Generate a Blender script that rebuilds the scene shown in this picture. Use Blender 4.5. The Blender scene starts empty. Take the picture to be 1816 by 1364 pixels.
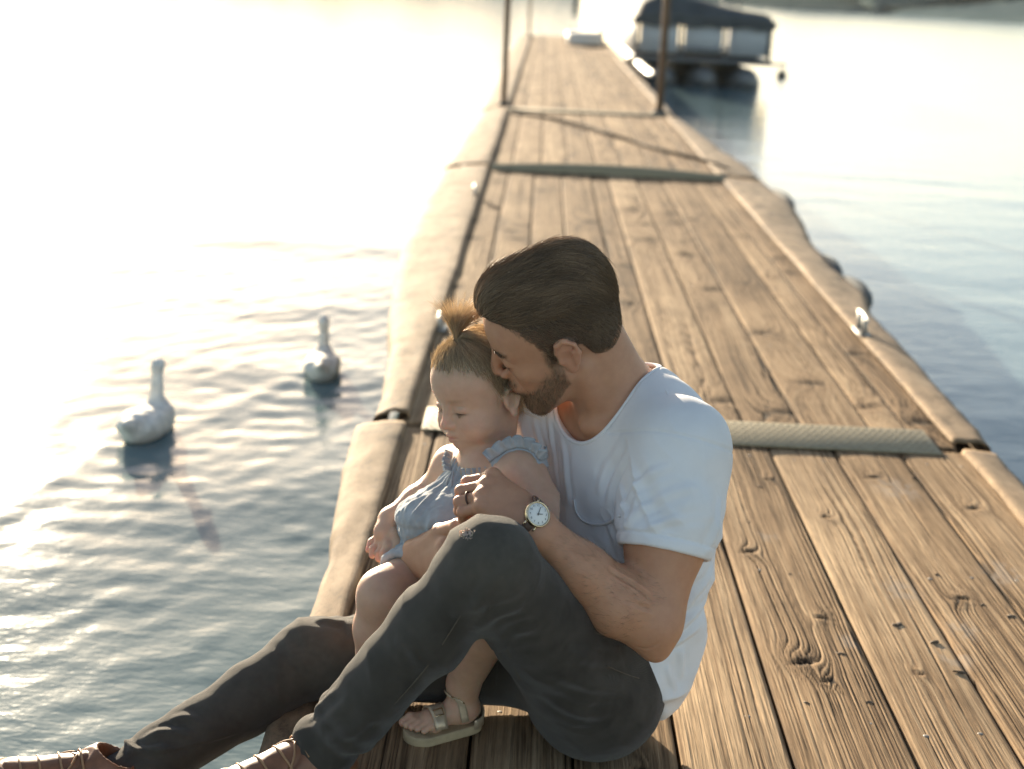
import bpy, math, random
import numpy as np
from mathutils import Matrix, Vector
PI = math.pi
sc = bpy.context.scene
C = sc.collection
random.seed(7)

# ------------------------------------------------------------------ camera, sky, sun, exposure
CAM_H = 1.2                                   # metres above the deck (deck top is z = 0)
PITCH, YAW, ROLL = math.radians(15.83), math.radians(0.74), math.radians(2.5)
FPX, IMW, IMH = 2522.0, 1816.0, 1364.0
def _axes():
    hd = np.array([-math.sin(YAW), math.cos(YAW), 0]); r0 = np.array([math.cos(YAW), math.sin(YAW), 0]); u0 = np.array([0, 0, 1.])
    fw = hd*math.cos(PITCH)-u0*math.sin(PITCH); u1 = hd*math.sin(PITCH)+u0*math.cos(PITCH)
    c, s = math.cos(ROLL), math.sin(ROLL)
    return c*r0+s*u1, c*u1-s*r0, fw
RT, UP, FW = _axes()
CAM = np.array([0, 0, CAM_H])
cam = bpy.data.cameras.new('camera'); camo = bpy.data.objects.new('camera', cam); C.objects.link(camo)
camo.matrix_world = Matrix(((RT[0], UP[0], -FW[0], 0), (RT[1], UP[1], -FW[1], 0), (RT[2], UP[2], -FW[2], CAM_H), (0, 0, 0, 1)))
cam.sensor_width = 36.0; cam.lens = 36.0*FPX/IMW; cam.clip_start = 0.05; cam.clip_end = 6000
cam.dof.use_dof = True; cam.dof.focus_distance = 2.17; cam.dof.aperture_fstop = 3.6; cam.dof.aperture_blades = 0
sc.camera = camo

SUN_EL, SUN_AZ = math.radians(11.0), math.radians(-22.0)   # azimuth from +Y, minus = left
w = bpy.data.worlds.new('World'); sc.world = w; w.use_nodes = True
nt = w.node_tree; nt.nodes.clear()
sky = nt.nodes.new('ShaderNodeTexSky'); sky.sky_type = 'NISHITA'; sky.sun_disc = False
sky.sun_elevation = SUN_EL; sky.sun_rotation = SUN_AZ; sky.air_density = 0.7; sky.dust_density = 0.6; sky.ozone_density = 1.0
bg = nt.nodes.new('ShaderNodeBackground'); bg.inputs['Strength'].default_value = 0.10
wo = nt.nodes.new('ShaderNodeOutputWorld')
tn = nt.nodes.new('ShaderNodeMix'); tn.data_type = 'RGBA'; tn.blend_type = 'MULTIPLY'; tn.inputs[0].default_value = 1.0; tn.inputs[7].default_value = (1.17, 1.0, .82, 1)   # warm golden-hour air
nt.links.new(sky.outputs[0], tn.inputs[6]); nt.links.new(tn.outputs[2], bg.inputs[0]); nt.links.new(bg.outputs[0], wo.inputs[0])
sun = bpy.data.lights.new('sun', 'SUN'); suno = bpy.data.objects.new('sun', sun); C.objects.link(suno)
sun.energy = 5.0; sun.angle = math.radians(0.6); sun.color = (1.0, 0.85, 0.63)
sdir = Vector((math.sin(SUN_AZ)*math.cos(SUN_EL), math.cos(SUN_AZ)*math.cos(SUN_EL), math.sin(SUN_EL)))
suno.rotation_euler = sdir.to_track_quat('Z', 'Y').to_euler(); suno.location = (-3, 8, 4)
sc.view_settings.view_transform = 'Standard'; sc.view_settings.look = 'None'
sc.view_settings.exposure = 1.72; sc.view_settings.gamma = 1.0; sc.view_settings.use_curve_mapping = False
sc.cycles.max_bounces = 8; sc.cycles.sample_clamp_indirect = 6.0; sc.cycles.caustics_reflective = False; sc.cycles.caustics_refractive = False

# ------------------------------------------------------------------ measuring helper: a sight line met at a chosen distance Y
def P(px, py, Y):
    d = FW+RT*((px-IMW/2)/FPX)+UP*((IMH/2-py)/FPX)
    return CAM+d*(Y/d[1])
def PZ(px, py, z):
    d = FW+RT*((px-IMW/2)/FPX)+UP*((IMH/2-py)/FPX)
    return CAM+d*((z-CAM_H)/d[2])
def V3(*a): return np.array(a, float)
def unit(v): v = np.asarray(v, float); return v/np.linalg.norm(v)

# ------------------------------------------------------------------ object helpers
def link(o, parent=None):
    C.objects.link(o)
    if parent is not None:
        o.parent = parent
        o.matrix_parent_inverse = Matrix.Translation(-Vector(parent.location)) if parent.type == 'EMPTY' and parent.parent is None else Matrix.Identity(4)
    return o
def mesh_np(name, v, faces, mat=None, parent=None, smooth=True):
    """faces: array (n,3|4) or list of arrays"""
    me = bpy.data.meshes.new(name)
    v = np.asarray(v, np.float32)
    if not isinstance(faces, list): faces = [faces]
    faces = [np.asarray(f, np.int32) for f in faces if len(f)]
    me.vertices.add(len(v)); me.vertices.foreach_set('co', v.ravel())
    nl = sum(f.size for f in faces); npoly = sum(len(f) for f in faces)
    me.loops.add(nl); me.loops.foreach_set('vertex_index', np.concatenate([f.ravel() for f in faces]))
    me.polygons.add(npoly)
    tot = np.concatenate([np.full(len(f), f.shape[1], np.int32) for f in faces])
    st = np.concatenate([[0], np.cumsum(tot)[:-1]]).astype(np.int32)
    me.polygons.foreach_set('loop_start', st); me.polygons.foreach_set('loop_total', tot)
    if smooth: me.polygons.foreach_set('use_smooth', np.ones(npoly, bool))
    me.update(calc_edges=True); me.validate()
    if mat: me.materials.append(mat)
    o = bpy.data.objects.new(name, me)
    return link(o, parent)
def attr(o, name, vals):
    vals = np.asarray(vals, np.float32)
    if vals.ndim == 1:
        a = o.data.attributes.new(name, 'FLOAT', 'POINT'); a.data.foreach_set('value', vals)
    else:
        if vals.shape[1] == 3: vals = np.c_[vals, np.ones(len(vals), np.float32)]
        a = o.data.attributes.new(name, 'FLOAT_COLOR', 'POINT'); a.data.foreach_set('color', vals.ravel())
def tag(o, label=None, cat=None, group=None, kind=None):
    for k, x in (('label', label), ('category', cat), ('group', group), ('kind', kind)):
        if x: o[k] = x
    return o
def thing(name, label, cat, loc=(0, 0, 0), group=None):
    o = bpy.data.objects.new(name, None); o.empty_display_size = .1; o.location = loc; C.objects.link(o)
    return tag(o, label, cat, group)
class MB:                                       # collects boxes, tubes, grids into one mesh
    def __init__(s): s.v = []; s.q = []; s.t = []; s.n = 0
    def add(s, v, q=None, t=None):
        v = np.asarray(v, float); b = s.n
        s.v.append(v); s.n += len(v)
        if q is not None and len(q): s.q.append(np.asarray(q, int)+b)
        if t is not None and len(t): s.t.append(np.asarray(t, int)+b)
    def box(s, lo, hi, bev=0.0, R=None, o=None):
        lo = np.array(lo, float); hi = np.array(hi, float)
        b = min(bev, .49*min(hi-lo))
        pts = []; 
        if b <= 0:
            for z in (0, 1):
                for x, y in ((0, 0), (1, 0), (1, 1), (0, 1)): pts.append([(lo, hi)[x][0], (lo, hi)[y][1], (lo, hi)[z][2]])
            q = [[3, 2, 1, 0], [4, 5, 6, 7], [0, 1, 5, 4], [1, 2, 6, 5], [2, 3, 7, 6], [3, 0, 4, 7]]; t = []
        else:
            rings = []
            for z, ins in ((lo[2], b), (lo[2]+b, 0), (hi[2]-b, 0), (hi[2], b)):
                i2 = b
                x0, x1, y0, y1 = lo[0]+ins, hi[0]-ins, lo[1]+ins, hi[1]-ins
                c = b*.6 if ins == 0 else b*.3
                rings.append([[x0+c, y0, z], [x1-c, y0, z], [x1, y0+c, z], [x1, y1-c, z], [x1-c, y1, z], [x0+c, y1, z], [x0, y1-c, z], [x0, y0+c, z]])
            pts = [p for r in rings for p in r]
            q = []
            for k in range(3):
                for i in range(8): j = (i+1) % 8; q.append([k*8+i, k*8+j, k*8+8+j, k*8+8+i])
            q += [[7, 2, 1, 0], [6, 3, 2, 7], [5, 4, 3, 6]]; q += [[24, 25, 26, 31], [31, 26, 27, 30], [30, 27, 28, 29]]; t = []
        pts = np.array(pts)
        if R is not None: pts = pts@np.asarray(R)
        if o is not None: pts = pts+np.asarray(o)
        s.add(pts, q, t)
    def tube(s, pts, rad, n=8, cap=True, flat=1.0):
        pts = np.asarray(pts, float); m = len(pts)
        rad = np.broadcast_to(np.asarray(rad, float), (m,))
        tan = np.gradient(pts, axis=0); tan /= np.linalg.norm(tan, axis=1)[:, None]+1e-12
        a = np.array([0, 0, 1.]) if abs(tan[0][2]) < .9 else np.array([1., 0, 0])
        vs = []
        u = a-tan[0]*(a@tan[0]); u /= np.linalg.norm(u)
        for i in range(m):
            u = u-tan[i]*(u@tan[i]); u /= np.linalg.norm(u); b = np.cross(tan[i], u)
            th = np.arange(n)*2*PI/n
            vs.append(pts[i]+rad[i]*(np.cos(th)[:, None]*u*flat+np.sin(th)[:, None]*b))
        v = np.concatenate(vs); q = []
        for i in range(m-1):
            for k in range(n): j = (k+1) % n; q.append([i*n+k, i*n+j, (i+1)*n+j, (i+1)*n+k])
        t = []
        if cap:
            v = np.r_[v, [pts[0]], [pts[-1]]]; c0, c1 = m*n, m*n+1
            for k in range(n): j = (k+1) % n; t += [[c0, j, k], [c1, (m-1)*n+k, (m-1)*n+j]]
        s.add(v, q, t)
    def grid(s, X):                             # X (a,b,3)
        a, b = X.shape[:2]; i = np.arange(a*b).reshape(a, b)
        q = np.stack([i[:-1, :-1], i[1:, :-1], i[1:, 1:], i[:-1, 1:]], -1).reshape(-1, 4)
        s.add(X.reshape(-1, 3), q)
    def build(s, name, mat, parent=None, smooth=False):
        f = []
        if s.q: f.append(np.concatenate(s.q))
        if s.t: f.append(np.concatenate(s.t))
        return mesh_np(name, np.concatenate(s.v), f, mat, parent, smooth)

# ------------------------------------------------------------------ numpy noise
def _h(i, j, k):
    n = (i*374761393+j*668265263+k*2147483647) & 0xffffffff
    n = ((n ^ (n >> 13))*1274126177) & 0xffffffff
    n = n ^ (n >> 16)
    return (n & 0xffff)/32767.5-1.0
def vnoise(p):
    p = np.asarray(p, float); i = np.floor(p).astype(np.int64); f = p-i; f = f*f*(3-2*f)
    r = 0
    for a in (0, 1):
        wa = f[:, 0] if a else 1-f[:, 0]
        for b in (0, 1):
            wb = f[:, 1] if b else 1-f[:, 1]
            for c in (0, 1):
                wc = f[:, 2] if c else 1-f[:, 2]
                r = r+wa*wb*wc*_h(i[:, 0]+a, i[:, 1]+b, i[:, 2]+c)
    return r
def fbm(p, o=3):
    p = np.asarray(p, float); r = 0; a = 1.
    for k in range(o): r = r+a*vnoise(p*2**k+17.3*k); a *= .5
    return r
def n2(x, y, seed=0.): return vnoise(np.stack([np.ravel(x), np.ravel(y), np.full(np.size(x), seed+.37)], -1)).reshape(np.shape(x))

# ------------------------------------------------------------------ signed distance sculpting (smooth unions, meshed with surface nets)
class Fr:                                       # local frame: rows forward, left, up
    def __init__(s, T, R, sc_=1.0): s.T = np.asarray(T, float); s.R = np.asarray(R, float); s.s = sc_
    def w(s, *l): return s.T+s.s*(np.asarray(l if len(l) > 1 else l[0], float)@s.R)
    def loc(s, v): return ((np.asarray(v, float)-s.T)@s.R.T)/s.s
def cone(a, b, ra, rb):
    a = np.asarray(a, float); b = np.asarray(b, float); ba = b-a; L2 = max(ba@ba, 1e-12)
    m = max(ra, rb); lo = np.minimum(a, b)-m; hi = np.maximum(a, b)+m
    def f(x, y, z):
        px, py, pz = x-a[0], y-a[1], z-a[2]
        t = np.clip((px*ba[0]+py*ba[1]+pz*ba[2])/L2, 0, 1)
        return np.sqrt((px-t*ba[0])**2+(py-t*ba[1])**2+(pz-t*ba[2])**2)-(ra+t*(rb-ra))
    return lo, hi, f
def ell(c, r, R=np.eye(3)):
    c = np.asarray(c, float); r = np.asarray(r, float); R = np.asarray(R, float)
    ext = np.sqrt(((R*r[:, None])**2).sum(0))
    def f(x, y, z):
        px, py, pz = x-c[0], y-c[1], z-c[2]
        l = [R[i, 0]*px+R[i, 1]*py+R[i, 2]*pz for i in range(3)]
        k0 = np.sqrt((l[0]/r[0])**2+(l[1]/r[1])**2+(l[2]/r[2])**2)
        k1 = np.sqrt((l[0]/r[0]**2)**2+(l[1]/r[1]**2)**2+(l[2]/r[2]**2)**2)+1e-9
        return np.where(k1 > 1e-6, k0*(k0-1)/k1, -min(r))
    return c-ext, c+ext, f
def slab(c, hf, R, rd=0.0):
    c = np.asarray(c, float); hf = np.asarray(hf, float); R = np.asarray(R, float)
    ext = np.abs(R*hf[:, None]).sum(0)+rd
    def f(x, y, z):
        px, py, pz = x-c[0], y-c[1], z-c[2]
        q = [np.abs(R[i, 0]*px+R[i, 1]*py+R[i, 2]*pz)-hf[i]+rd for i in range(3)]
        return np.sqrt(sum(np.maximum(a, 0)**2 for a in q))+np.minimum(np.maximum(np.maximum(q[0], q[1]), q[2]), 0)-rd
    return c-ext, c+ext, f
class Field:
    def __init__(s, lo, hi, h):
        s.lo = np.asarray(lo, float); s.h = h; s.n = np.ceil((np.asarray(hi)-s.lo)/h).astype(int)+1
        s.d = np.full(s.n, .1, np.float32)
    def _sl(s, lo, hi):
        a = np.clip(np.floor((lo-s.lo)/s.h).astype(int), 0, s.n); b = np.clip(np.ceil((hi-s.lo)/s.h).astype(int)+1, 0, s.n)
        if (b <= a).any(): return None
        g = [(s.lo[i]+s.h*np.arange(a[i], b[i])).astype(np.float32) for i in range(3)]
        return tuple(slice(a[i], b[i]) for i in range(3)), (g[0][:, None, None], g[1][None, :, None], g[2][None, None, :])
    def add(s, prim, k=.01, pad=.012):
        lo, hi, f = prim; r = s._sl(lo-k-pad, hi+k+pad)
        if r is None: return s
        sl, g = r; b = f(*g).astype(np.float32); a = s.d[sl]
        t = np.clip(.5+.5*(a-b)/k, 0, 1); s.d[sl] = a*(1-t)+b*t-k*t*(1-t)
        return s
    def sub(s, prim, k=.004):
        lo, hi, f = prim; r = s._sl(lo-k-.006, hi+k+.006)
        if r is None: return s
        sl, g = r; b = -f(*g).astype(np.float32); a = s.d[sl]
        t = np.clip(.5-.5*(a-b)/k, 0, 1); s.d[sl] = a*(1-t)+b*t+k*t*(1-t)
        return s
    def sub_fn(s, f, k=.004, lo=None, hi=None):  # remove where f<0, over a region
        L = s.lo if lo is None else np.asarray(lo, float); H = s.lo+s.h*s.n if hi is None else np.asarray(hi, float)
        sl, g = s._sl(L, H); b = (-f(*g)).astype(np.float32); a = s.d[sl]; b = np.broadcast_to(b, a.shape)
        t = np.clip(.5-.5*(a-b)/k, 0, 1); s.d[sl] = a*(1-t)+b*t+k*t*(1-t)
        return s
    def sample(s, p):
        q = (np.asarray(p)-s.lo)/s.h; q = np.clip(q, 0, np.array(s.n)-1.001); i = q.astype(int); f = q-i; r = 0
        for a in (0, 1):
            for b in (0, 1):
                for c in (0, 1):
                    ww = (f[:, 0] if a else 1-f[:, 0])*(f[:, 1] if b else 1-f[:, 1])*(f[:, 2] if c else 1-f[:, 2])
                    r = r+ww*s.d[i[:, 0]+a, i[:, 1]+b, i[:, 2]+c]
        return r
    def grad(s, p):
        e = s.h; p = np.asarray(p, float)
        g = np.stack([s.sample(p+np.eye(3)[i]*e)-s.sample(p-np.eye(3)[i]*e) for i in range(3)], -1)
        return g/(np.linalg.norm(g, axis=1)[:, None]+1e-9)
    def hit(s, px, py):                          # first surface point on a sight line
        d = FW+RT*((px-IMW/2)/FPX)+UP*((IMH/2-py)/FPX); d = d/np.linalg.norm(d)
        t = np.arange(1.2, 3.2, .0015); pts = CAM+t[:, None]*d
        ins = ((pts > s.lo) & (pts < s.lo+s.h*(s.n-1))).all(1)
        v = s.sample(pts); k = np.nonzero(ins & (v < 0))[0]
        return pts[k[0]] if len(k) else None
    def mesh(s):
        d = s.d; n = s.n; ins = d < 0
        c = np.zeros(np.array(n)-1, np.uint8)
        for a in (0, 1):
            for b in (0, 1):
                for e in (0, 1): c += ins[a:n[0]-1+a, b:n[1]-1+b, e:n[2]-1+e]
        act = np.nonzero((c > 0) & (c < 8)); m = len(act[0])
        idx = np.full(c.shape, -1, np.int32); idx[act] = np.arange(m)
        off = [(a, b, e) for a in (0, 1) for b in (0, 1) for e in (0, 1)]
        val = {o: d[act[0]+o[0], act[1]+o[1], act[2]+o[2]] for o in off}
        acc = np.zeros((m, 3)); cnt = np.zeros(m)
        for i, o in enumerate(off):
            for q in off[i+1:]:
                if sum(abs(o[x]-q[x]) for x in range(3)) != 1: continue
                v0, v1 = val[o], val[q]; cr = (v0 < 0) != (v1 < 0)
                t = np.where(cr, v0/(v0-v1+1e-20), 0)
                for x in range(3): acc[:, x] += np.where(cr, o[x]+t*(q[x]-o[x]), 0)
                cnt += cr
        pos = s.lo+s.h*(np.stack(act, -1)+acc/cnt[:, None])
        F = []
        for ax in range(3):
            u, v = (ax+1) % 3, (ax+2) % 3
            sl0 = [slice(1, n[i]-1) for i in range(3)]; sl1 = list(sl0); sl0[ax] = slice(0, n[ax]-1); sl1[ax] = slice(1, n[ax])
            A, B = ins[tuple(sl0)], ins[tuple(sl1)]
            e = np.nonzero(A != B); flip = A[e]
            e = list(e)
            base = [e[i]+(0 if i == ax else 1) for i in range(3)]
            def cell(du, dv):
                b = [x.copy() for x in base]; b[u] = b[u]-du; b[v] = b[v]-dv
                return idx[b[0], b[1], b[2]]
            q = np.stack([cell(0, 0), cell(1, 0), cell(1, 1), cell(0, 1)], -1)
            q[~flip] = q[~flip][:, ::-1]; F.append(q)
        F = np.concatenate(F); F = F[(F >= 0).all(1)]
        return pos, F
def vnormals(v, F):
    a = np.cross(v[F[:, 2]]-v[F[:, 0]], v[F[:, 3]]-v[F[:, 1]]); n = np.zeros_like(v)
    for k in range(4):
        for x in range(3): n[:, x] += np.bincount(F[:, k], a[:, x], len(v))
    return n/(np.linalg.norm(n, axis=1)[:, None]+1e-12)
def relax(v, F, it=1, w_=.5):
    for _ in range(it):
        acc = np.zeros_like(v); cnt = np.zeros(len(v))
        for k in range(4):
            a, b = F[:, k], F[:, (k+1) % 4]
            for x in range(3): acc[:, x] += np.bincount(a, v[b, x], len(v))
            cnt += np.bincount(a, minlength=len(v))
        v = v*(1-w_)+w_*acc/np.maximum(cnt, 1)[:, None]
    return v
def strands(name, pts, rad, mat, parent, n=3, shade=None):
    """pts (N,K,3), rad (N,) -> one mesh of thin tapered tubes"""
    N, K = pts.shape[:2]
    tan = np.gradient(pts, axis=1); tan /= np.linalg.norm(tan, axis=2)[..., None]+1e-12
    a = np.array([.3, .5, .81]); u = np.cross(tan, a); u /= np.linalg.norm(u, axis=2)[..., None]+1e-12; b = np.cross(tan, u)
    prof = np.linspace(1, .25, K)[None, :, None, None]*np.asarray(rad)[:, None, None, None]
    th = np.arange(n)*2*PI/n
    v = pts[:, :, None]+prof*(np.cos(th)[:, None]*u[:, :, None]+np.sin(th)[:, None]*b[:, :, None])
    i = np.arange(N*K*n).reshape(N, K, n); j = np.roll(i, -1, axis=2)
    q = np.stack([i[:, :-1], j[:, :-1], j[:, 1:], i[:, 1:]], -1).reshape(-1, 4)
    o = mesh_np(name, v.reshape(-1, 3), q, mat, parent)
    if shade is not None: attr(o, 'tone', np.repeat(shade, K*n))
    return o

# ------------------------------------------------------------------ materials
def new_mat(name):
    m = bpy.data.materials.new(name); m.use_nodes = True; n = m.node_tree; n.nodes.clear()
    out = n.nodes.new('ShaderNodeOutputMaterial'); b = n.nodes.new('ShaderNodeBsdfPrincipled'); n.links.new(b.outputs[0], out.inputs[0])
    return m, n, b, out
def nd(n, t, **kw):
    x = n.nodes.new(t)
    for k, v in kw.items(): setattr(x, k, v)
    return x
def ramp(n, src, stops):
    r = nd(n, 'ShaderNodeValToRGB'); e = r.color_ramp.elements
    while len(e) < len(stops): e.new(.5)
    for i, (p, c) in enumerate(stops): e[i].position = p; e[i].color = (*c, 1)
    n.links.new(src, r.inputs[0]); return r.outputs[0]
def noise(n, scale, detail=4, rough=.55, vec=None, dist=0):
    t = nd(n, 'ShaderNodeTexNoise'); t.inputs['Scale'].default_value = scale; t.inputs['Detail'].default_value = detail
    t.inputs['Roughness'].default_value = rough; t.inputs['Distortion'].default_value = dist
    if vec is not None: n.links.new(vec, t.inputs['Vector'])
    return t.outputs['Fac']
def coords(n, scale=(1, 1, 1), rot=(0, 0, 0)):
    g = nd(n, 'ShaderNodeNewGeometry'); mp = nd(n, 'ShaderNodeMapping'); mp.inputs['Scale'].default_value = scale; mp.inputs['Rotation'].default_value = rot
    n.links.new(g.outputs['Position'], mp.inputs['Vector']); return mp.outputs[0]
def bump(n, b, h, strength=.3, dist=.002):
    u = nd(n, 'ShaderNodeBump'); u.inputs['Strength'].default_value = strength; u.inputs['Distance'].default_value = dist
    n.links.new(h, u.inputs['Height']); n.links.new(u.outputs[0], b.inputs['Normal']); return u
def mixc(n, f, a, b, mode='MIX'):
    x = nd(n, 'ShaderNodeMix', data_type='RGBA', blend_type=mode)
    for s, v in ((0, f), (6, a), (7, b)):
        if isinstance(v, (int, float)): x.inputs[s].default_value = v
        elif isinstance(v, tuple): x.inputs[s].default_value = (*v, 1)
        else: n.links.new(v, x.inputs[s])
    return x.outputs[2]
def simple(name, col, rough=.6, metal=0., var=.12, scale=40, bstr=.15, bdist=.001, **kw):
    m, n, b, o = new_mat(name)
    f = noise(n, scale, 5, vec=coords(n))
    lo = tuple(max(0, c*(1-var*2)) for c in col); hi = tuple(min(1, c*(1+var)) for c in col)
    n.links.new(ramp(n, f, [(.25, lo), (.7, hi)]), b.inputs['Base Color'])
    b.inputs['Roughness'].default_value = rough; b.inputs['Metallic'].default_value = metal
    for k, v in kw.items(): b.inputs[k].default_value = v
    if bstr: bump(n, b, f, bstr, bdist)
    return m
def attr_out(n, name, fac=False):
    a = nd(n, 'ShaderNodeAttribute'); a.attribute_name = name
    return a.outputs['Fac' if fac else 'Color']

def m_wood(name, fine):
    m, n, b, o = new_mat(name)
    g = attr_out(n, 'grain', True); st = attr_out(n, 'stain', True)
    vec = coords(n, (1, .05, 1))
    fib = noise(n, 420 if fine else 160, 3, .6, vec); blot = noise(n, 4, 5, .65, coords(n, (1, .6, 1)))
    col = ramp(n, g, [(0., (.018, .013, .009)), (.25, (.090, .058, .034)), (.6, (.305, .208, .122)), (1., (.54, .40, .255))])
    col = mixc(n, .55, col, ramp(n, fib, [(.3, (.62, .60, .58)), (.7, (1.12, 1.1, 1.08))]), 'MULTIPLY')
    ln_ = noise(n, 250 if fine else 110, 2, .5, coords(n, (1, .022, 1)), .3); brk = noise(n, 14, 3, .5, coords(n, (1, .4, 1)))
    lines = mixc(n, brk, ramp(n, ln_, [(.36, (.30, .26, .23)), (.47, (1.06, 1.05, 1.04))]), (1.0, 1.0, 1.0))
    col = mixc(n, .9, col, lines, 'MULTIPLY')
    col = mixc(n, .6, col, ramp(n, blot, [(.32, (.50, .46, .42)), (.6, (1.08, 1.05, 1.0))]), 'MULTIPLY')
    col = mixc(n, st, col, (.34, .31, .28))
    n.links.new(col, b.inputs['Base Color']); b.inputs['Roughness'].default_value = .85; b.inputs['Specular IOR Level'].default_value = .12
    ad = nd(n, 'ShaderNodeMath', operation='MULTIPLY_ADD'); n.links.new(fib, ad.inputs[0]); ad.inputs[1].default_value = .4; n.links.new(ln_, ad.inputs[2])
    bump(n, b, ad.outputs[0], .7, .003)
    return m
M = {}
M['wood'] = m_wood('weathered_wood', True); M['wood_far'] = m_wood('weathered_wood_far', False)
M['timber'] = simple('dark_timber', (.10, .07, .045), .85, scale=25)
def m_mat():
    m, n, b, o = new_mat('edge_carpet')
    f = noise(n, 13, 6, .7, coords(n, (1, .5, 1))); g = noise(n, 700, 2, .5, coords(n, (1, .25, 1)))
    col = ramp(n, f, [(.32, (.085, .055, .030)), (.44, (.22, .145, .080)), (.58, (.32, .22, .128)), (.72, (.42, .30, .185))])
    n.links.new(mixc(n, .5, col, ramp(n, g, [(.3, (.7, .7, .7)), (.7, (1.1, 1.1, 1.1))]), 'MULTIPLY'), b.inputs['Base Color'])
    b.inputs['Roughness'].default_value = .8; b.inputs['Sheen Weight'].default_value = .05; b.inputs['Specular IOR Level'].default_value = .2; b.inputs['Sheen Roughness'].default_value = .5
    bump(n, b, g, .8, .002); return m
M['mat'] = m_mat()
M['rubber'] = simple('dark_rubber', (.045, .052, .052), .7, scale=30)
M['plate'] = simple('tread_plate', (.30, .255, .165), .75, .1, scale=60)
M['galv'] = simple('galvanised_steel', (.22, .20, .18), .6, .5, scale=80)
M['post'] = simple('rusty_pipe', (.16, .10, .06), .6, .5, scale=30)
M['chrome'] = simple('bright_cleat_metal', (.42, .41, .38), .5, .6, var=.1, scale=60, bstr=.05)
M['whiteplastic'] = simple('white_plastic', (.78, .77, .74), .35, var=.04, scale=20, bstr=.05)
M['panel'] = simple('boat_panel', (.40, .41, .42), .45, .1, var=.06, scale=6)
M['paneldark'] = simple('boat_trim', (.12, .125, .13), .5, .2, scale=8)
M['cover'] = simple('boat_cover', (.055, .062, .066), .75, var=.15, scale=5, bstr=.3, bdist=.01)
M['alu'] = simple('pontoon_aluminium', (.20, .20, .195), .5, .5, var=.1, scale=10)
def m_hill(name, c0, c1):
    m, n, b, o = new_mat(name)
    f = noise(n, .25, 5, .65, coords(n))
    n.links.new(ramp(n, f, [(.35, c0), (.65, c1)]), b.inputs['Base Color']); b.inputs['Roughness'].default_value = 1; b.inputs['Specular IOR Level'].default_value = 0
    return m
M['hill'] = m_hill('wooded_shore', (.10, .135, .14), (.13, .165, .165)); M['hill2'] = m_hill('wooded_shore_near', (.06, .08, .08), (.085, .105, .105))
def m_water():
    m, n, b, o = new_mat('lake_water')
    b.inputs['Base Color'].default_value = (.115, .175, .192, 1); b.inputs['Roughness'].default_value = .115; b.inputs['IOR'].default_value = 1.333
    b.inputs['Specular IOR Level'].default_value = .5
    a = noise(n, 9, 4, .55, coords(n, (.8, 1.6, 1))); c = noise(n, 38, 3, .5, coords(n, (.8, 1.4, 1)))
    ad = nd(n, 'ShaderNodeMath', operation='MULTIPLY_ADD'); n.links.new(c, ad.inputs[0]); ad.inputs[1].default_value = .25; n.links.new(a, ad.inputs[2])
    bump(n, b, ad.outputs[0], .35, .010); return m
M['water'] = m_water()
def m_skin(name, sss=.25, scale=.012):
    m, n, b, o = new_mat(name)
    t = attr_out(n, 'tint'); f = noise(n, 60, 4, .6, coords(n)); g = noise(n, 900, 2, .5, coords(n))
    n.links.new(mixc(n, .5, t, ramp(n, f, [(.3, (.87, .80, .78)), (.7, (1.08, 1.06, 1.05))]), 'MULTIPLY'), b.inputs['Base Color'])
    b.inputs['Roughness'].default_value = .48; b.inputs['Subsurface Weight'].default_value = sss; b.inputs['Subsurface Radius'].default_value = (1, .25, .12); b.inputs['Subsurface Scale'].default_value = scale
    b.inputs['Specular IOR Level'].default_value = .4
    bump(n, b, g, .35, .0012); return m
M['skin'] = m_skin('man_skin'); M['babyskin'] = m_skin('child_skin', .45, .014)
def m_cloth(name, c0, c1, scale, freq, sheen=.2, trans=0.0, bs=.4, rot=(0, 0, 0), fade=None):
    m, n, b, o = new_mat(name)
    f = noise(n, scale, 5, .6, coords(n)); wv = nd(n, 'ShaderNodeTexWave'); wv.inputs['Scale'].default_value = freq; wv.inputs['Distortion'].default_value = 2.5; wv.inputs['Detail'].default_value = 2
    n.links.new(coords(n, rot=rot), wv.inputs['Vector'])
    col = ramp(n, f, [(.3, c0), (.7, c1)])
    col = mixc(n, .35, col, ramp(n, wv.outputs['Fac'], [(.2, (.75, .75, .75)), (.8, (1.1, 1.1, 1.1))]), 'MULTIPLY')
    if fade: col = mixc(n, attr_out(n, 'fade', True), col, fade)
    n.links.new(col, b.inputs['Base Color'])
    b.inputs['Roughness'].default_value = .85; b.inputs['Sheen Weight'].default_value = sheen; b.inputs['Sheen Roughness'].default_value = .4; b.inputs['Specular IOR Level'].default_value = .2
    bump(n, b, wv.outputs['Fac'], bs, .0004)
    if trans:
        tr = nd(n, 'ShaderNodeBsdfTranslucent'); tr.inputs[0].default_value = (*c1, 1); mx = nd(n, 'ShaderNodeMixShader'); mx.inputs[0].default_value = trans
        n.links.new(b.outputs[0], mx.inputs[1]); n.links.new(tr.outputs[0], mx.inputs[2]); n.links.new(mx.outputs[0], o.inputs[0])
    return m
M['shirt'] = m_cloth('white_jersey', (.74, .735, .74), (.84, .835, .84), 9, 900, .15, bs=.15)
M['jeans'] = m_cloth('faded_denim', (.038, .032, .026), (.066, .057, .047), 22, 700, .2, bs=.5, rot=(0, .6, .4), fade=(.15, .135, .11))
M['stitch'] = simple('denim_stitch', (.11, .09, .065), .8, scale=200)
M['dress'] = m_cloth('blue_gauze', (.33, .36, .385), (.47, .50, .525), 30, 500, .3, bs=.5)
M['leather'] = simple('tan_leather', (.20, .085, .040), .45, var=.2, scale=45, bstr=.3)
M['lace'] = simple('leather_lace', (.36, .20, .10), .6, scale=90)
M['sole'] = simple('pale_sole', (.42, .38, .33), .8, scale=60)
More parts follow.
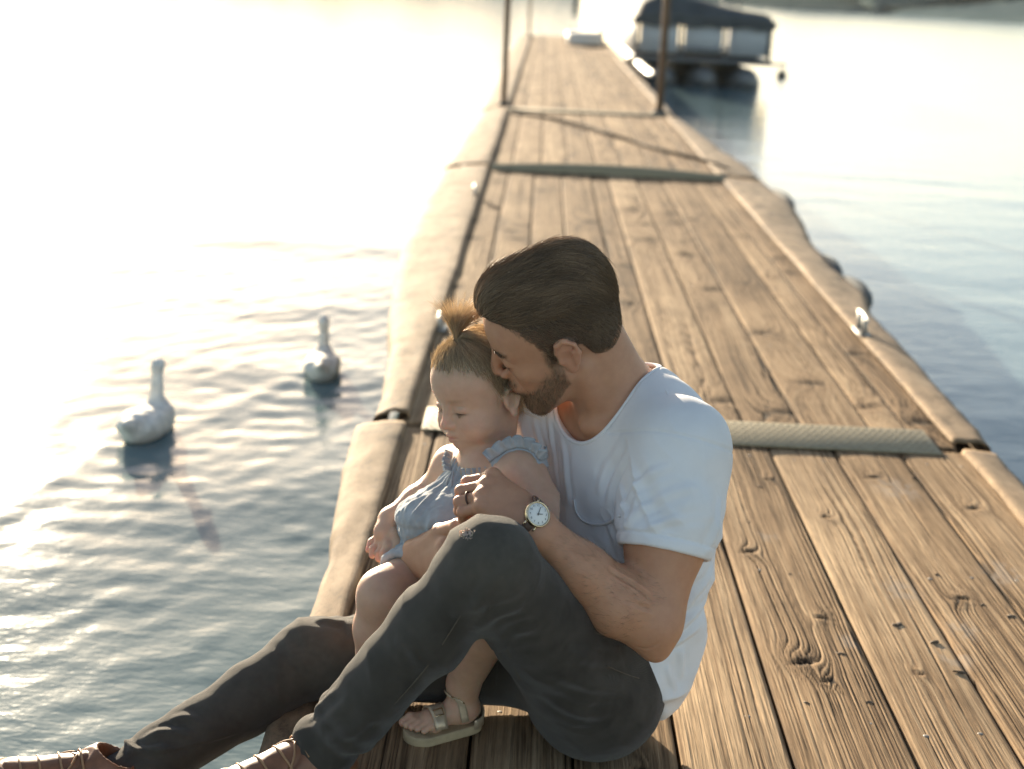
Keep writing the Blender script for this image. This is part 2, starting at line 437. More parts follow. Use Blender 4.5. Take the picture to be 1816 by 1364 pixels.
M['strap'] = simple('brown_strap', (.085, .045, .028), .5, scale=90)
M['gold'] = simple('pale_gold', (.80, .66, .44), .25, 1., var=.05, scale=60, bstr=.02)
M['dial'] = simple('white_dial', (.80, .79, .75), .4, var=.02, scale=20, bstr=0)
M['ink'] = simple('dial_ink', (.03, .03, .035), .5, scale=60, bstr=0)
M['sandal'] = simple('champagne_leather', (.58, .47, .34), .38, .35, var=.12, scale=70)
M['sandalsole'] = simple('tan_sole', (.44, .35, .22), .7, scale=50)
def m_hair(name, c0, c1, trans, rough=.35):
    m, n, b, o = new_mat(name)
    col = ramp(n, attr_out(n, 'tone', True), [(0, c0), (1, c1)])
    n.links.new(col, b.inputs['Base Color']); b.inputs['Roughness'].default_value = rough; b.inputs['Specular IOR Level'].default_value = .6
    tr = nd(n, 'ShaderNodeBsdfTranslucent'); n.links.new(col, tr.inputs[0]); mx = nd(n, 'ShaderNodeMixShader'); mx.inputs[0].default_value = trans
    n.links.new(b.outputs[0], mx.inputs[1]); n.links.new(tr.outputs[0], mx.inputs[2]); n.links.new(mx.outputs[0], o.inputs[0]); return m
M['hair'] = m_hair('brown_hair', (.15, .10, .062), (.46, .315, .195), .35); M['babyhair'] = m_hair('light_hair', (.46, .35, .225), (.88, .74, .54), .6)
M['duck'] = simple('duck_down', (.84, .79, .70), .8, var=.15, scale=30); M['bill'] = simple('duck_bill', (.45, .22, .05), .5, scale=40)

# ------------------------------------------------------------------ the lake: one sheet to the horizon, rippled where the ripples can be seen
WZ = -.36
DUCKS = [(PZ(572, 664, WZ)[:2], .80, .08), (PZ(262, 768, WZ)[:2], .86, -.12)]
def axis(lo, hi, segs):
    return np.unique(np.concatenate([np.linspace(a, b, n_) for a, b, n_ in segs]))
wx = axis(0, 0, [(-3000, -60, 14), (-60, -14, 30), (-14, -3.2, 130), (-3.2, -.2, 230), (-.2, 1.2, 20), (1.2, 6, 110), (6, 14, 50), (14, 60, 30), (60, 3000, 14)])
wy = axis(0, 0, [(-300, 0, 12), (0, 1.2, 16), (1.2, 7.5, 460), (7.5, 16, 200), (16, 40, 140), (40, 120, 60), (120, 4000, 20)])
X, Y = np.meshgrid(wx, wy, indexing='ij')
rs = np.random.RandomState(4)
Zw = np.zeros_like(X)
sx = np.gradient(wx)[:, None]; sy = np.gradient(wy)[None, :]
patch = .55+.45*n2(X*.55, Y*.4, 3.)
for i in range(26):
    lam = .085*1.125**i; th = rs.uniform(-1.25, 1.25)+PI/2; ph = rs.uniform(0, 6.28)
    kx, ky = math.cos(th)*2*PI/lam, math.sin(th)*2*PI/lam
    ok = np.clip((lam/np.maximum(sx, 1e-6)*abs(1/max(abs(math.cos(th)), .05))-3)/3, 0, 1)*np.clip((lam/np.maximum(sy, 1e-6)/max(abs(math.sin(th)), .05)-3)/3, 0, 1)
    wob = .8*n2(X/lam*.22+i, Y/lam*.22, i*1.7)
    Zw += ok*patch*lam*(.0044 if lam < .24 else .0024)*np.sin(kx*X+ky*Y+ph+wob*4)
calm = np.where(X > .9, .34, .35+.5*np.clip((Y-2.2)/2.2, 0, 1)); Zw *= calm
for (dp, s_, hd) in DUCKS:
    dx, dy = X-dp[0], dp[1]-Y
    dx = dx+hd*dy; beh = np.clip(dy+.05, 0, 9)
    arm = .30*beh+.05; e = np.exp(-((np.abs(dx)-arm)/(.05+.04*beh))**2)*np.exp(-beh/1.6)*(dy > -.1)
    Zw += .005*e*np.sin(16*(np.abs(dx)-arm)+1.2)
    Zw += .003*np.sin(2*PI*beh/.17)*np.exp(-(dx/(.25*beh+.06))**2)*np.exp(-beh/.8)*(dy > 0)
    rr = np.sqrt(dx**2+dy**2); Zw += .0014*np.sin(2*PI*rr/.16+2.5*n2(X*3, Y*3, 8.))*np.exp(-rr/.55)
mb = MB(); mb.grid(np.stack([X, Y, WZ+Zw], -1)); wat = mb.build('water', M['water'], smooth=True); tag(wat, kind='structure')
lb = MB(); g = np.stack(np.meshgrid(np.linspace(-3000, 3000, 3), np.linspace(-300, 4000, 3), indexing='ij')+[np.full((3, 3), -3.5)], -1)
lb.grid(g); tag(lb.build('lake_bed', M['timber']), kind='structure')

def hill(name, line, depth, hgt, mat, seed, steps=120):
    line = np.array(line, float); t = np.linspace(0, 1, steps)*(len(line)-1); i = np.minimum(t.astype(int), len(line)-2); f = (t-i)[:, None]
    p = line[i]*(1-f)+line[i+1]*f
    rows = []
    nrm = np.array([np.gradient(p[:, 1]), -np.gradient(p[:, 0])]).T; nrm /= np.linalg.norm(nrm, axis=1)[:, None]
    for k, a in enumerate(np.linspace(0, 1, 26)):
        q = p+nrm*depth*a
        zz = (hgt*math.sin(min(a*1.5, 1)*PI/2))
        nz = fbm(np.c_[q*.09, np.full(len(q), seed)], 3)
        rows.append(np.c_[q, WZ-.3+zz*(1+.22*nz)+(.3*vnoise(np.c_[q*.7, np.full(len(q), seed+3.)])+.4 if 0 < a else 0)])
    m_ = MB(); m_.grid(np.stack(rows, 0)); return tag(m_.build(name, mat, smooth=True), kind='structure')
hill('hill', [(120, 40), (60, 84), (38, 102), (31.5, 142), (75, 260)], 60, 3.6, M['hill'], 1.)
hill('hill', [(60, 150), (31.6, 144), (24.5, 156), (17, 178), (12, 186), (9, 200), (12, 240)], 60, 4.0, M['hill2'], 5.)

hill('hill', [(8, 330), (-40, 330), (-110, 320), (-190, 290), (-260, 230), (-300, 150)], 70, 20, M['hill'], 9.)

# ------------------------------------------------------------------ the dock: floating sections of long planks
XL, XR = -.372, 1.205
def lines_table(rng, width):
    u = np.arange(-.12, width+.12, .0004); t = np.zeros_like(u); x = -.1
    while x < width+.1:
        x += max(.0032, rng.lognormal(math.log(.0060), .5)); wdt = rng.uniform(.0007, .0015); dep = rng.uniform(.25, 1.)
        t += dep*np.exp(-((u-x)/wdt)**2)
    return u, np.minimum(t, 1.2)
def make_plank(parent, x0, x1, y0, y1, ys, dx, seed, mat, depth=.0024, knots=(), stains=(), z=0.0, tone=0.):
    rng = np.random.RandomState(seed); wd = x1-x0
    xs = np.linspace(0, wd, max(3, int(wd/dx)+1)); 
    xs = np.unique(np.r_[0, .0015, .004, xs[(xs > .006) & (xs < wd-.006)], wd-.004, wd-.0015, wd])
    ys = np.unique(np.r_[y0, y0+.004, ys[(ys > y0+.008) & (ys < y1-.008)], y1-.004, y1])
    X, Y = np.meshgrid(xs, ys, indexing='ij'); sd = seed*3.1
    u = X+.016*n2(X*3, Y*.9, sd)+.005*n2(X*9, Y*3.2, sd+1)
    kd = np.zeros_like(X); kn = np.zeros_like(X)
    for (kx, ky, s_, tilt) in knots:
        a = (X-kx)+tilt*(Y-ky); r2 = (a/(.030*s_))**2+((Y-ky)/(.055*s_))**2
        u = u+.030*s_*np.exp(-r2)*(1 if tilt >= 0 else -1)
        r3 = (a/(.030*s_))**2+((Y-ky-tilt*(X-kx))/(.011*s_))**2
        kd += np.exp(-r3*2.2); kn += np.exp(-r2*1.6)
    ut, tt = lines_table(rng, wd)
    dip = np.interp(u, ut, tt)*np.clip(.75+.8*n2(X*30, Y*2.2, sd+2), .1, 1.25)
    worn = np.clip(.80+.65*n2(X*7, Y*1.6, sd+5), .3, 1.2)
    fine = n2(u*520, Y*9, sd+7)
    crack = np.zeros_like(X)
    for c in range(rng.randint(3, 8)):
        cx = rng.uniform(.02, wd-.02); cy = rng.uniform(y0, y1); ln = rng.uniform(.15, .6)
        crack += np.exp(-((u-cx)/.0013)**2)*np.clip(1-np.abs(Y-cy)/ln, 0, 1)**.5
    e = np.minimum(X, wd-X); edge = np.exp(-e/.0035)
    H = -depth*dip*worn-.00035*fine-.0055*np.minimum(crack, 1)-.004*edge-.0045*np.minimum(kd, 1.3)+.0018*kn*(1-np.minimum(kd, 1))+.0016*np.sin(PI*X/wd)+.001*n2(X*2, Y*2, sd+9)
    Z = z+H
    g = .74+.20*n2(u*130, Y*1.5, sd+3)+.10*fine-.70*dip*worn-.75*np.minimum(crack, 1)-.45*np.minimum(kd, 1)-.16*np.minimum(kn, 1)-.25*edge+tone+.14*n2(X*4, Y*1.3, sd+11)
    st = np.zeros_like(X)
    for (qx, qy, s_) in stains:
        rr = ((X+x0-qx)/(.03*s_))**2+((Y-qy)/(.045*s_))**2
        st += np.exp(-rr)*np.clip(.6+1.4*n2(X*90, Y*60, sd+13), 0, 1)
    a, b = X.shape; top = np.stack([X+x0, Y, Z], -1).reshape(-1, 3); i = np.arange(a*b).reshape(a, b)
    q = [np.stack([i[:-1, :-1], i[1:, :-1], i[1:, 1:], i[:-1, 1:]], -1).reshape(-1, 4)]
    ring = np.r_[i[:, 0], i[-1, 1:], i[::-1, -1][1:], i[0, ::-1][1:-1]]
    low = top[ring].copy(); low[:, 2] = z-.04; n0 = len(top); k = np.arange(len(ring)); k1 = np.roll(k, -1)
    q.append(np.stack([ring[k], n0+k, n0+k1, ring[k1]], -1))
    o = mesh_np('plank', np.r_[top, low], q, mat, parent)
    gg = np.r_[g.ravel(), np.full(len(ring), .3)]; attr(o, 'grain', np.clip(gg, 0, 1)); attr(o, 'stain', np.r_[np.clip(st.ravel(), 0, .3), np.zeros(len(ring))])
    return o
secs = [(-1.6, 3.74), (3.80, 9.45), (9.50, 13.95), (14.0, 19.4), (19.45, 25.6), (25.65, 34.5)]
seclab = ['nearest dock section of weathered ridged planks, man and child sitting on it', 'second dock section of planks, behind the man up to the narrow raised strip',
          'third dock section of planks, between the raised strip and the tall posts', 'fourth dock section of planks, just beyond the pair of tall posts',
          'fifth dock section of planks, level with the pontoon boat', 'farthest dock section of planks, with the white box on it']
EDG = [[XL, -.25, -.07, .098, .27, .457, .66, .84, 1.02, XR], [XL, -.20, -.03, .14, .33, .44, .62, .79, .99, 1.10, XR], [XL, -.19, .01, .2, .39, .58, .77, .95, 1.08, XR]]
SECT = []
for si, (y0, y1) in enumerate(secs):
    t = thing('dock_section', seclab[si], 'dock', ((XL+XR)/2, y0, -.3), 'floating dock sections'); SECT.append(t)
    ed = EDG[min(si, 2)] if si < 3 else [XL, -.18, .02, .21, .40, .60, .80, 1.0, XR]
    for i in range(len(ed)-1):
        rng = np.random.RandomState(100*si+i); gap = .0016+.0018*rng.rand()
        if si == 0: ys = np.r_[np.linspace(-1.6, 1.5, 20), np.linspace(1.55, 3.74, 240)]; dx = .0019
        elif si == 1: ys = np.linspace(y0, y1, 230); dx = .0036
        else: ys = np.linspace(y0, y1, 40); dx = .016
        kn = []; stn = []
        if si == 0:
            for (kx, ky, s_, tl) in [(.53, 2.42, 1.15, .35), (.50, 2.95, .8, .25), (.60, 2.62, .7, -.3), (.74, 2.40, .5, .2), (.92, 2.75, .8, -.3), (.35, 2.6, .6, .3), (1.10, 3.3, 1., .3), (.20, 2.02, .6, -.2), (.72, 3.2, .7, .3), (.90, 3.5, .9, .2), (-.15, 3.2, .7, .3), (.56, 2.35, .5, .1), (.62, 3.45, .5, .2)]:
                if ed[i]+.01 < kx < ed[i+1]-.01: kn.append((kx-ed[i], ky, s_, tl))
            stn = [(.94, 3.42, 1.3), (.80, 2.78, .9), (.88, 2.60, .7), (.83, 2.48, .8), (1.05, 2.9, 1.), (.64, 2.52, .5), (.56, 3.05, .5)]
        elif si == 1:
            for _ in range(rng.randint(4, 8)): kn.append((rng.uniform(.03, ed[i+1]-ed[i]-.03), rng.uniform(y0+.2, y1-.2), rng.uniform(1.2, 2.8), rng.uniform(-.3, .3)))
        zt = rng.uniform(-.003, .003)
        p = make_plank(t, ed[i]+gap, ed[i+1]-gap, y0, y1, ys, dx, 11+100*si+i, M['wood'] if si < 2 else M['wood_far'], depth=.0034 if si == 0 else .0036, knots=kn, stains=stn, z=zt, tone=rng.uniform(-.13, .12))
        rows = {0: [2.19, 2.86, 3.62], 1: [3.95, 4.9, 5.9, 7.2]}.get(si, [])
        for yy in rows:
            for fx in (.28, .74):
                x = ed[i]+(ed[i+1]-ed[i])*fx+rng.uniform(-.012, .012); y = yy+rng.uniform(-.02, .02)
                s = MB(); s.tube([(x, y, zt-.004), (x, y, zt+.0005), (x, y, zt+.0012)], [.0052, .0052, .0035], 10)
                s.build('screw', M['galv'], p)
    fr = MB()
    for x in (XL+.02, XR-.02): fr.box((x-.02, y0+.02, -.20), (x+.02, y1-.02, -.041))
    for yy in np.arange(y0+.03, y1, .6): fr.box((XL+.041, yy-.02, -.18), (XR-.041, yy+.02, -.042))
    fr.build('frame', M['timber'], t)
    for k in range(max(1, int((y1-y0)/2.6))):
        fl = MB(); yy = y0+.5+k*2.6; fl.box((XL+.12, yy, -.55), (XR-.12, min(yy+1.7, y1-.3), -.205), .06)
        fl.build('float', M['rubber'], t)

# padded carpet strips nailed along both edges, drooping and bulging outwards
LO = [(-1.6, -.43), (2.3, -.405), (2.78, -.405), (3.22, -.445), (3.38, -.465), (3.74, -.475), (3.80, -.44), (4.1, -.44), (4.74, -.485), (5.2, -.54), (5.7, -.58), (6.7, -.64), (8.1, -.65), (9.45, -.64), (10.3, -.635), (12, -.62), (13.5, -.59), (14, -.60), (19.5, -.61), (28, -.66), (34.5, -.66)]
RO = [(-1.6, 1.30), (3.2, 1.285), (4.25, 1.305), (5.0, 1.33), (5.5, 1.335), (5.9, 1.40), (6.2, 1.40), (6.5, 1.37), (7.3, 1.41), (8.0, 1.50), (8.7, 1.53), (9.45, 1.50), (10.4, 1.52), (11.2, 1.44), (12.3, 1.395), (13.9, 1.29), (19, 1.33), (34.5, 1.33)]
def strip(parent, side, y0, y1, seed):
    tab = np.array(LO if side < 0 else RO); n_ = int((y1-y0)/(.02 if y0 < 3 else .035 if y0 < 9 else .12)); ys = np.linspace(y0, y1, n_)
    out = np.interp(ys, tab[:, 0], tab[:, 1])+.006*vnoise(np.c_[ys*5, ys*0, ys*0+seed])+.003*vnoise(np.c_[ys*17, ys*0, ys*0+seed])
    inn = (-.338 if side < 0 else 1.196)+.004*vnoise(np.c_[ys*2, ys*0, ys*0+seed+4])+.002*vnoise(np.c_[ys*13, ys*0, ys*0+seed+4])
    wd = out-inn; sg = np.sign(side)
    lip = (.016 if side < 0 else .011)+.006*vnoise(np.c_[ys*1.7, ys*0, ys*0+seed+8])
    tt = [(-.004, -.03), (0, .1), (.01, .75), (.04, .95), (.2, 1.), (.4, .92), (.6, .75), (.8, .42), (.93, -.05), (.985, -.9), (1., -2.2), (1.0, -4.), (.97, -6.), (.93, -8.)]
    rows = []
    for k, (a, b) in enumerate(tt):
        rip = .0060*vnoise(np.c_[ys*4, ys*0+a*3, ys*0+seed+11])*(1 if k > 4 else .2)+.0032*vnoise(np.c_[ys*15+a*4, ys*0+a*5, ys*0+seed+15])*(1 if k > 3 else 0)
        sag = -.020*np.clip((np.abs(wd)-.12)/.1, 0, 1.2)*min(max(a, 0), 1)**1.5
        rows.append(np.stack([inn+wd*a, ys, np.maximum(b*.021+(lip-.021)*max(min(b, 1), -.2)+.004+rip+sag, -.34)], -1))
    X_ = np.stack(rows, 0); m_ = MB(); X_ = X_ if side < 0 else X_[::-1]
    m_.grid(X_); o = m_.build('edge_strip', M['mat'], parent, True)
    md = o.modifiers.new('thick', 'SOLIDIFY'); md.thickness = .004; md.offset = -1
    nm = MB()                                    # heads of the nails that hold it
    for yy in np.arange(y0+.25, min(y1, 12), .75):
        x = float(np.interp(yy, ys, inn+wd*(.16 if side < 0 else .2))); zz = float(np.interp(yy, ys, lip))+.0045
        s = MB(); s.tube([(x, yy, zz-.003), (x, yy, zz+.001), (x, yy, zz+.003)], [.0055, .005, .002], 8); s.build('nail', M['galv'], o, True)
    return o
for si, (y0, y1) in enumerate(secs):
    strip(SECT[si], -1, y0+.004, y1-.004, si*3.3+.5); strip(SECT[si], 1, y0+.004, y1-.004, si*2.1+50.5)
# black rubber fenders bulging out below the right-hand strip
for (px, py, ln) in [(1535, 512, .55), (1575, 600, .8), (1400, 352, .8), (1485, 470, .5)]:
    c = PZ(px, py, -.04); m_ = MB(); yy = np.linspace(-ln/2, ln/2, 14)
    m_.tube(np.c_[np.full(14, c[0]-.035)-.02*(yy/ln*2)**2, c[1]+yy, np.full(14, -.06)], .05*np.sqrt(np.clip(1-(yy/ln*1.9)**2, .05, 1)), 10)
    m_.build('fender', M['rubber'], SECT[1], True)

# tread-plate bridging the first joint, narrow strips on the others
def treadplate(name, lab, x0, x1, y0, y1, z, pat=True):
    t = thing(name, lab, 'metal plate', ((x0+x1)/2, (y0+y1)/2, z), 'metal strips bridging the dock joints')
    m_ = MB(); m_.box((x0, y0, z), (x1, y1, z+.006), .0015); m_.build('plate', M['plate'], t)
    if pat:
        r = MB(); k = 0
        for yy in np.arange(y0+.012, y1-.01, .02):
            for x in np.arange(x0+.014+(.011 if k % 2 else 0), x1-.012, .022):
                a = .7 if k % 2 else -.7; c_, s_ = math.cos(a), math.sin(a)
                L, W = .0075, .0022
                pts = [(-L, 0), (0, -W), (L, 0), (0, W)]
                v = [[x+c_*p-s_*q, yy+s_*p+c_*q, z+.006] for p, q in pts]+[[x-c_*L*.5, yy-s_*L*.5, z+.0078], [x+c_*L*.5, yy+s_*L*.5, z+.0078]]
                r.add(v, [[0, 1, 5, 4], [3, 4, 5, 2][::1]], [[1, 2, 5], [0, 4, 3]])
            k += 1
        o = r.build('tread', M['plate'], t); o['kind'] = 'stuff'
    return t
treadplate('tread_plate', 'wide pale metal tread plate across the joint beside the man\'s shoulder', -.292, 1.135, 3.71, 3.925, .004)
tp = thing('joint_strip', 'narrow raised grey metal strip across the dock behind the man\'s head', 'metal plate', (.43, 9.45, 0), 'metal strips bridging the dock joints')
m_ = MB()
yy = np.linspace(XL+.05, XR-.0, 30)
pr = [(-.11, .002), (-.10, .05), (-.04, .058), (.10, .03), (.12, .004)]
m_.grid(np.stack([np.stack([yy, np.full(30, 9.45+a), b*(.55+.6*np.sin(np.clip((yy-XL)/(XR-XL), 0, 1)*PI)*.9)+.002], -1) for a, b in pr], 0)); m_.build('strip', M['plate'], tp, True)
t3 = thing('joint_strip', 'flat grey metal strip across the dock between the tall posts', 'metal plate', (.42, 13.97, 0), 'metal strips bridging the dock joints')
m_ = MB(); m_.box((XL+.03, 13.86, .004), (XR-.03, 14.08, .016), .004); m_.build('strip', M['plate'], t3)
# a wavering old crack-like rope lying across the third section
rp = PZ(895, 197, .012); m_ = MB(); pts = [PZ(x, y, .014) for x, y in [(905, 200), (950, 205), (1000, 214), (1050, 226), (1100, 243), (1150, 260), (1200, 272), (1245, 283), (1290, 300)]]
m_.tube(pts, .012, 6); tag(m_.build('rope', M['timber'], None, True), 'thin brown rope lying slantwise across the dock before the tall posts', 'rope')

# tall pipe posts
def post(px, py, r, h, lab, z0=-1.6):
    b = PZ(px, py, 0); t = thing('dock_post', lab, 'post', (b[0], b[1], -1.6), 'pipe posts holding the dock')
    m_ = MB(); m_.tube([(b[0], b[1], z0), (b[0], b[1], h-.01), (b[0], b[1], h)], [r, r, r*.9], 14); m_.build('pipe', M['post'], t, True)
    m_ = MB(); m_.tube([(b[0], b[1], .0), (b[0], b[1], .035), (b[0], b[1], .05)], [r*2.1, r*2.0, r*1.3], 14); m_.build('collar', M['rubber'], t, True)
post(893, 190, .030, 2.1, 'thin dark pipe post on the left edge of the dock')
post(1169, 204, .036, 2.3, 'thicker brown pipe post on the right edge, in front of the boat')
post(938, 66, .030, 2.2, 'faint thin post at the far left corner of the dock')
post(1067, 74, .030, 2.2, 'faint thin post at the far right corner of the dock')
# white box near the far end
b0 = PZ(1037, 80, 0); t = thing('dock_box', 'small white box lying at the far right end of the dock', 'box', tuple(b0))
m_ = MB(); m_.box((b0[0]-.36, b0[1]-.3, 0), (b0[0]+.36, b0[1]+.9, .20), .03); m_.build('body', M['whiteplastic'], t)
m_ = MB(); m_.box((b0[0]-.39, b0[1]-.33, .202), (b0[0]+.39, b0[1]+.93, .245), .02); m_.build('lid', M['whiteplastic'], t)

# cleats and loose hardware
def cleat(x, y, z, L, hgt, lab, ang=0., mat='chrome'):
    t = thing('cleat', lab, 'cleat', (x, y, z), 'mooring cleats along the dock edges')
    c_, s_ = math.cos(ang), math.sin(ang)
    def w_(a, b, q): return (x+c_*a-s_*b, y+s_*a+c_*b, z+q)
    m_ = MB(); u = np.linspace(-1, 1, 13)
    m_.tube([w_(0, L/2*q, hgt*(1-.12*q*q)) for q in u], .013*np.sqrt(np.clip(1.04-q_*q_, .08, 1)) if False else [.0085*math.sqrt(max(.1, 1.03-q*q)) for q in u], 10); m_.build('horn', M[mat], t, True)
    for q in (-.22, .22):
        m_ = MB(); m_.tube([w_(0, L*q, 0), w_(0, L*q, hgt*.5), w_(0, L*q, hgt)], [.014, .009, .011], 10); m_.build('leg', M[mat], t, True)
    m_ = MB(); m_.box((-.022, -L*.33, 0), (.022, L*.33, .006), .002, R=np.array([[c_, s_, 0], [-s_, c_, 0], [0, 0, 1]]), o=(x, y, z)); m_.build('base', M[mat], t)
a = PZ(1533, 600, .02); cleat(a[0]+.01, a[1]+.10, .018, .20, .07, 'bright metal cleat on the right edge with a dark shadow')
a = PZ(781, 575, .02); cleat(a[0], a[1], .004, .14, .055, 'small bright cleat on the left edge behind the child\'s head')
a = PZ(842, 345, .02); cleat(a[0], a[1], .004, .16, .07, 'distant cleat on the left edge near the narrow raised strip')
# the elongated white loop fitting beside the child's knee
c0 = PZ(668, 1040, .012); t = thing('dock_ring', 'elongated white metal loop on the deck beside the child\'s knee', 'loop fitting', (c0[0], c0[1], .004))
m_ = MB(); th = np.linspace(0, 2*PI, 41); ax_ = unit(PZ(655, 1080, .012)-PZ(668, 1000, .012)); ay_ = np.array([-ax_[1], ax_[0], 0])
lp = np.array([c0+ax_*(.075*math.copysign(1, math.cos(q))*(abs(math.cos(q))**.6))+ay_*(.019*math.sin(q)) for q in th]); lp[:, 2] = .013
m_.tube(lp, .0052, 8, cap=False); m_.build('loop', M['whiteplastic'], t, True)
m_ = MB(); m_.box((-.03, -.012, 0), (.03, .012, .0055), .002, R=np.array([ay_, ax_, [0, 0, 1]]), o=(c0[0], c0[1], .003)); m_.build('bracket', M['galv'], t)

# ------------------------------------------------------------------ pontoon boat moored on the right
bt = thing('pontoon_boat', 'grey pontoon boat under a dark cover, moored right of the dock', 'boat', (2.62, 26.5, WZ))
bx0, bx1, by0, by1 = 1.50, 3.70, 24.2, 30.4
for cx in (1.95, 2.64, 3.33):
    m_ = MB(); q = [(by0-.35, .04), (by0-.2, .16), (by0+.1, .27), (by0+.5, .30), (by1-.2, .30), (by1, .22)]
    m_.tube([(cx, a, WZ+.02+(.12 if a < by0 else .05 if a < by0+.3 else 0)) for a, r in q], [r for a, r in q], 20); m_.build('pontoon', M['alu'], bt, True)
m_ = MB(); m_.box((bx0-.04, by0, .02), (bx1+.06, by1, .10), .02); dk = m_.build('deck', M['paneldark'], bt)
m_ = MB(); m_.box((bx0-.05, by0-.03, .03), (bx1+.30, by0-.001, .075), .01); m_.build('bumper_rail', M['paneldark'], dk)
pw = (bx1-bx0)/3
for k in range(3):
    x0, x1 = bx0+k*pw+.05, bx0+(k+1)*pw-.05
    m_ = MB(); m_.box((x0, by0+.03, .16), (x1, by0+.06, .66), .01); f_ = m_.build('front_panel', M['panel'], bt)
    if k == 1:
        m_ = MB(); m_.box((x0+.02, by0+.012, .17), (x1-.02, by0+.029, .27), .006); m_.build('kick_plate', M['paneldark'], f_)
for x in (bx0, bx0+pw, bx0+2*pw, bx1):
    m_ = MB(); m_.box((x-.03, by0+.02, .10), (x+.03, by0+.075, .74), .008); m_.build('rail_post', M['paneldark'], bt)
for x in (bx0, bx1):
    m_ = MB(); m_.box((x-.018, by0+.1, .14), (x+.018, by1-.1, .70), .006); m_.build('side_panel', M['panel'], bt)
xs = np.linspace(bx0-.07, bx1+.07, 30); ys = np.linspace(by0-.05, by1, 30); Xc, Yc = np.meshgrid(xs, ys, indexing='ij')
fx = (Xc-bx0)/(bx1-bx0); fy = (Yc-by0)/(by1-by0)
hump = .10+.42*np.exp(-((fx-.22)/.24)**2)*np.clip(.35+fy*2.2, 0, 1)+.12*np.sin(np.clip(fx, 0, 1)*PI)+.03*n2(Xc*2.2, Yc*1.2, 4.)
em = np.minimum(np.minimum(fx+.03, 1.03-fx)/.06, np.minimum(fy+.009, 1.0-fy)/.02); top = .72+hump*np.clip(em, 0, 1)**.5
m_ = MB(); m_.grid(np.stack([Xc, Yc, top], -1))
ring = np.r_[np.stack([Xc[:, 0], Yc[:, 0], top[:, 0]], -1), np.stack([Xc[-1, 1:], Yc[-1, 1:], top[-1, 1:]], -1), np.stack([Xc[::-1, -1][1:], Yc[::-1, -1][1:], top[::-1, -1][1:]], -1), np.stack([Xc[0, ::-1][1:], Yc[0, ::-1][1:], top[0, ::-1][1:]], -1)]
lowr = ring.copy(); lowr[:, 2] = .60+.02*np.sin(np.arange(len(ring))*.9); m_.grid(np.stack([ring, lowr], 1)); m_.build('cover', M['cover'], bt, True)
for (x, z1) in ((3.32, 1.45), (3.45, 1.45)):
    m_ = MB(); m_.tube([(x, by0+2.3, .7), (x, by0+2.3, z1)], .018, 8); m_.build('light_pole', M['alu'], bt, True)
m_ = MB(); th = np.linspace(0, PI, 9); m_.tube([(3.1, by0+1.8, 1.0+.07*(1-math.cos(q))) for q in th], [max(.004, .07*math.sin(q)) for q in th], 12); m_.build('stern_light', M['chrome'], bt, True)
m_ = MB(); m_.tube([(3.1, by0+1.8, .72), (3.1, by0+1.8, 1.01)], .014, 8); m_.build('light_pole', M['alu'], bt, True)
# small dark float and a far mooring pile
fb = PZ(1386, 137, WZ); m_ = MB(); th = np.linspace(0, PI, 9)
m_.tube([(fb[0], fb[1], WZ+.04-.09*math.cos(q)) for q in th], [max(.01, .10*math.sin(q)) for q in th], 14); m_.tube([(fb[0], fb[1], WZ+.12), (fb[0], fb[1], WZ+.17)], .02, 8)
tag(m_.build('buoy', M['rubber'], None, True), 'tiny dark float on the water right of the boat', 'buoy')
pb = PZ(1020, 20, WZ); m_ = MB(); m_.tube([(pb[0], pb[1], -2.5), (pb[0], pb[1], .9), (pb[0], pb[1], 1.05)], [.16, .15, .10], 12); tag(m_.build('mooring_pile', M['rubber'], None, True), 'far dark pile standing in the water beyond the dock', 'pile')

# the hazy air over the lake
hz = MB(); hz.box((-3050, -350, -4.6), (3050, 4050, 30)); ho = hz.build('haze', None); ho['kind'] = 'stuff'
mh = bpy.data.materials.new('haze_air'); mh.use_nodes = True; nh = mh.node_tree; nh.nodes.clear(); oh = nh.nodes.new('ShaderNodeOutputMaterial'); vh = nh.nodes.new('ShaderNodeVolumePrincipled')
vh.inputs['Density'].default_value = .0002; vh.inputs['Color'].default_value = (.86, .93, .95, 1); vh.inputs['Anisotropy'].default_value = .2
nh.links.new(vh.outputs[0], oh.inputs['Volume']); ho.data.materials.append(mh)

# scraps of bark and dirt lying on the near planks
rb = np.random.RandomState(21)
for k, (px, py) in enumerate([(1662, 1018), (1742, 1072), (1792, 1092), (1657, 1137), (1702, 1190), (1592, 1106), (1400, 1018), (1325, 925), (1490, 1158), (1620, 848), (1560, 838), (1345, 862), (1752, 848), (1430, 1246), (1540, 1244)]):
    c_ = PZ(px, py, .004); n_ = 9; L_ = rb.uniform(.006, .013); W_ = L_*rb.uniform(.35, .7); an = rb.uniform(-.6, .6); a_ = np.linspace(0, 2*PI, n_, endpoint=False)
    rr_ = rb.uniform(.4, 1.3, n_); e_ = np.stack([c_[0]+np.cos(an)*L_*rr_*np.cos(a_)-np.sin(an)*W_*rr_*np.sin(a_), c_[1]+np.sin(an)*L_*rr_*np.cos(a_)+np.cos(an)*W_*rr_*np.sin(a_)], -1)
    lo_ = np.c_[e_, np.full(n_, .0005)]; md_ = np.c_[c_[:2]+(e_-c_[:2])*.9, rb.uniform(.0015, .005, n_)]; tp_ = np.r_[c_[:2], [rb.uniform(.003, .007)]][None]
    q_ = [[i, (i+1) % n_, n_+(i+1) % n_, n_+i] for i in range(n_)]; t_ = [[n_+i, n_+(i+1) % n_, 2*n_] for i in range(n_)]
    m_ = MB(); m_.add(np.r_[lo_, md_, tp_], q_, t_); tag(m_.build('bark_scrap', M['timber']), 'small dark scrap of bark lying on the sunlit planks right of the man', 'bark scrap', 'bark scraps on the planks')

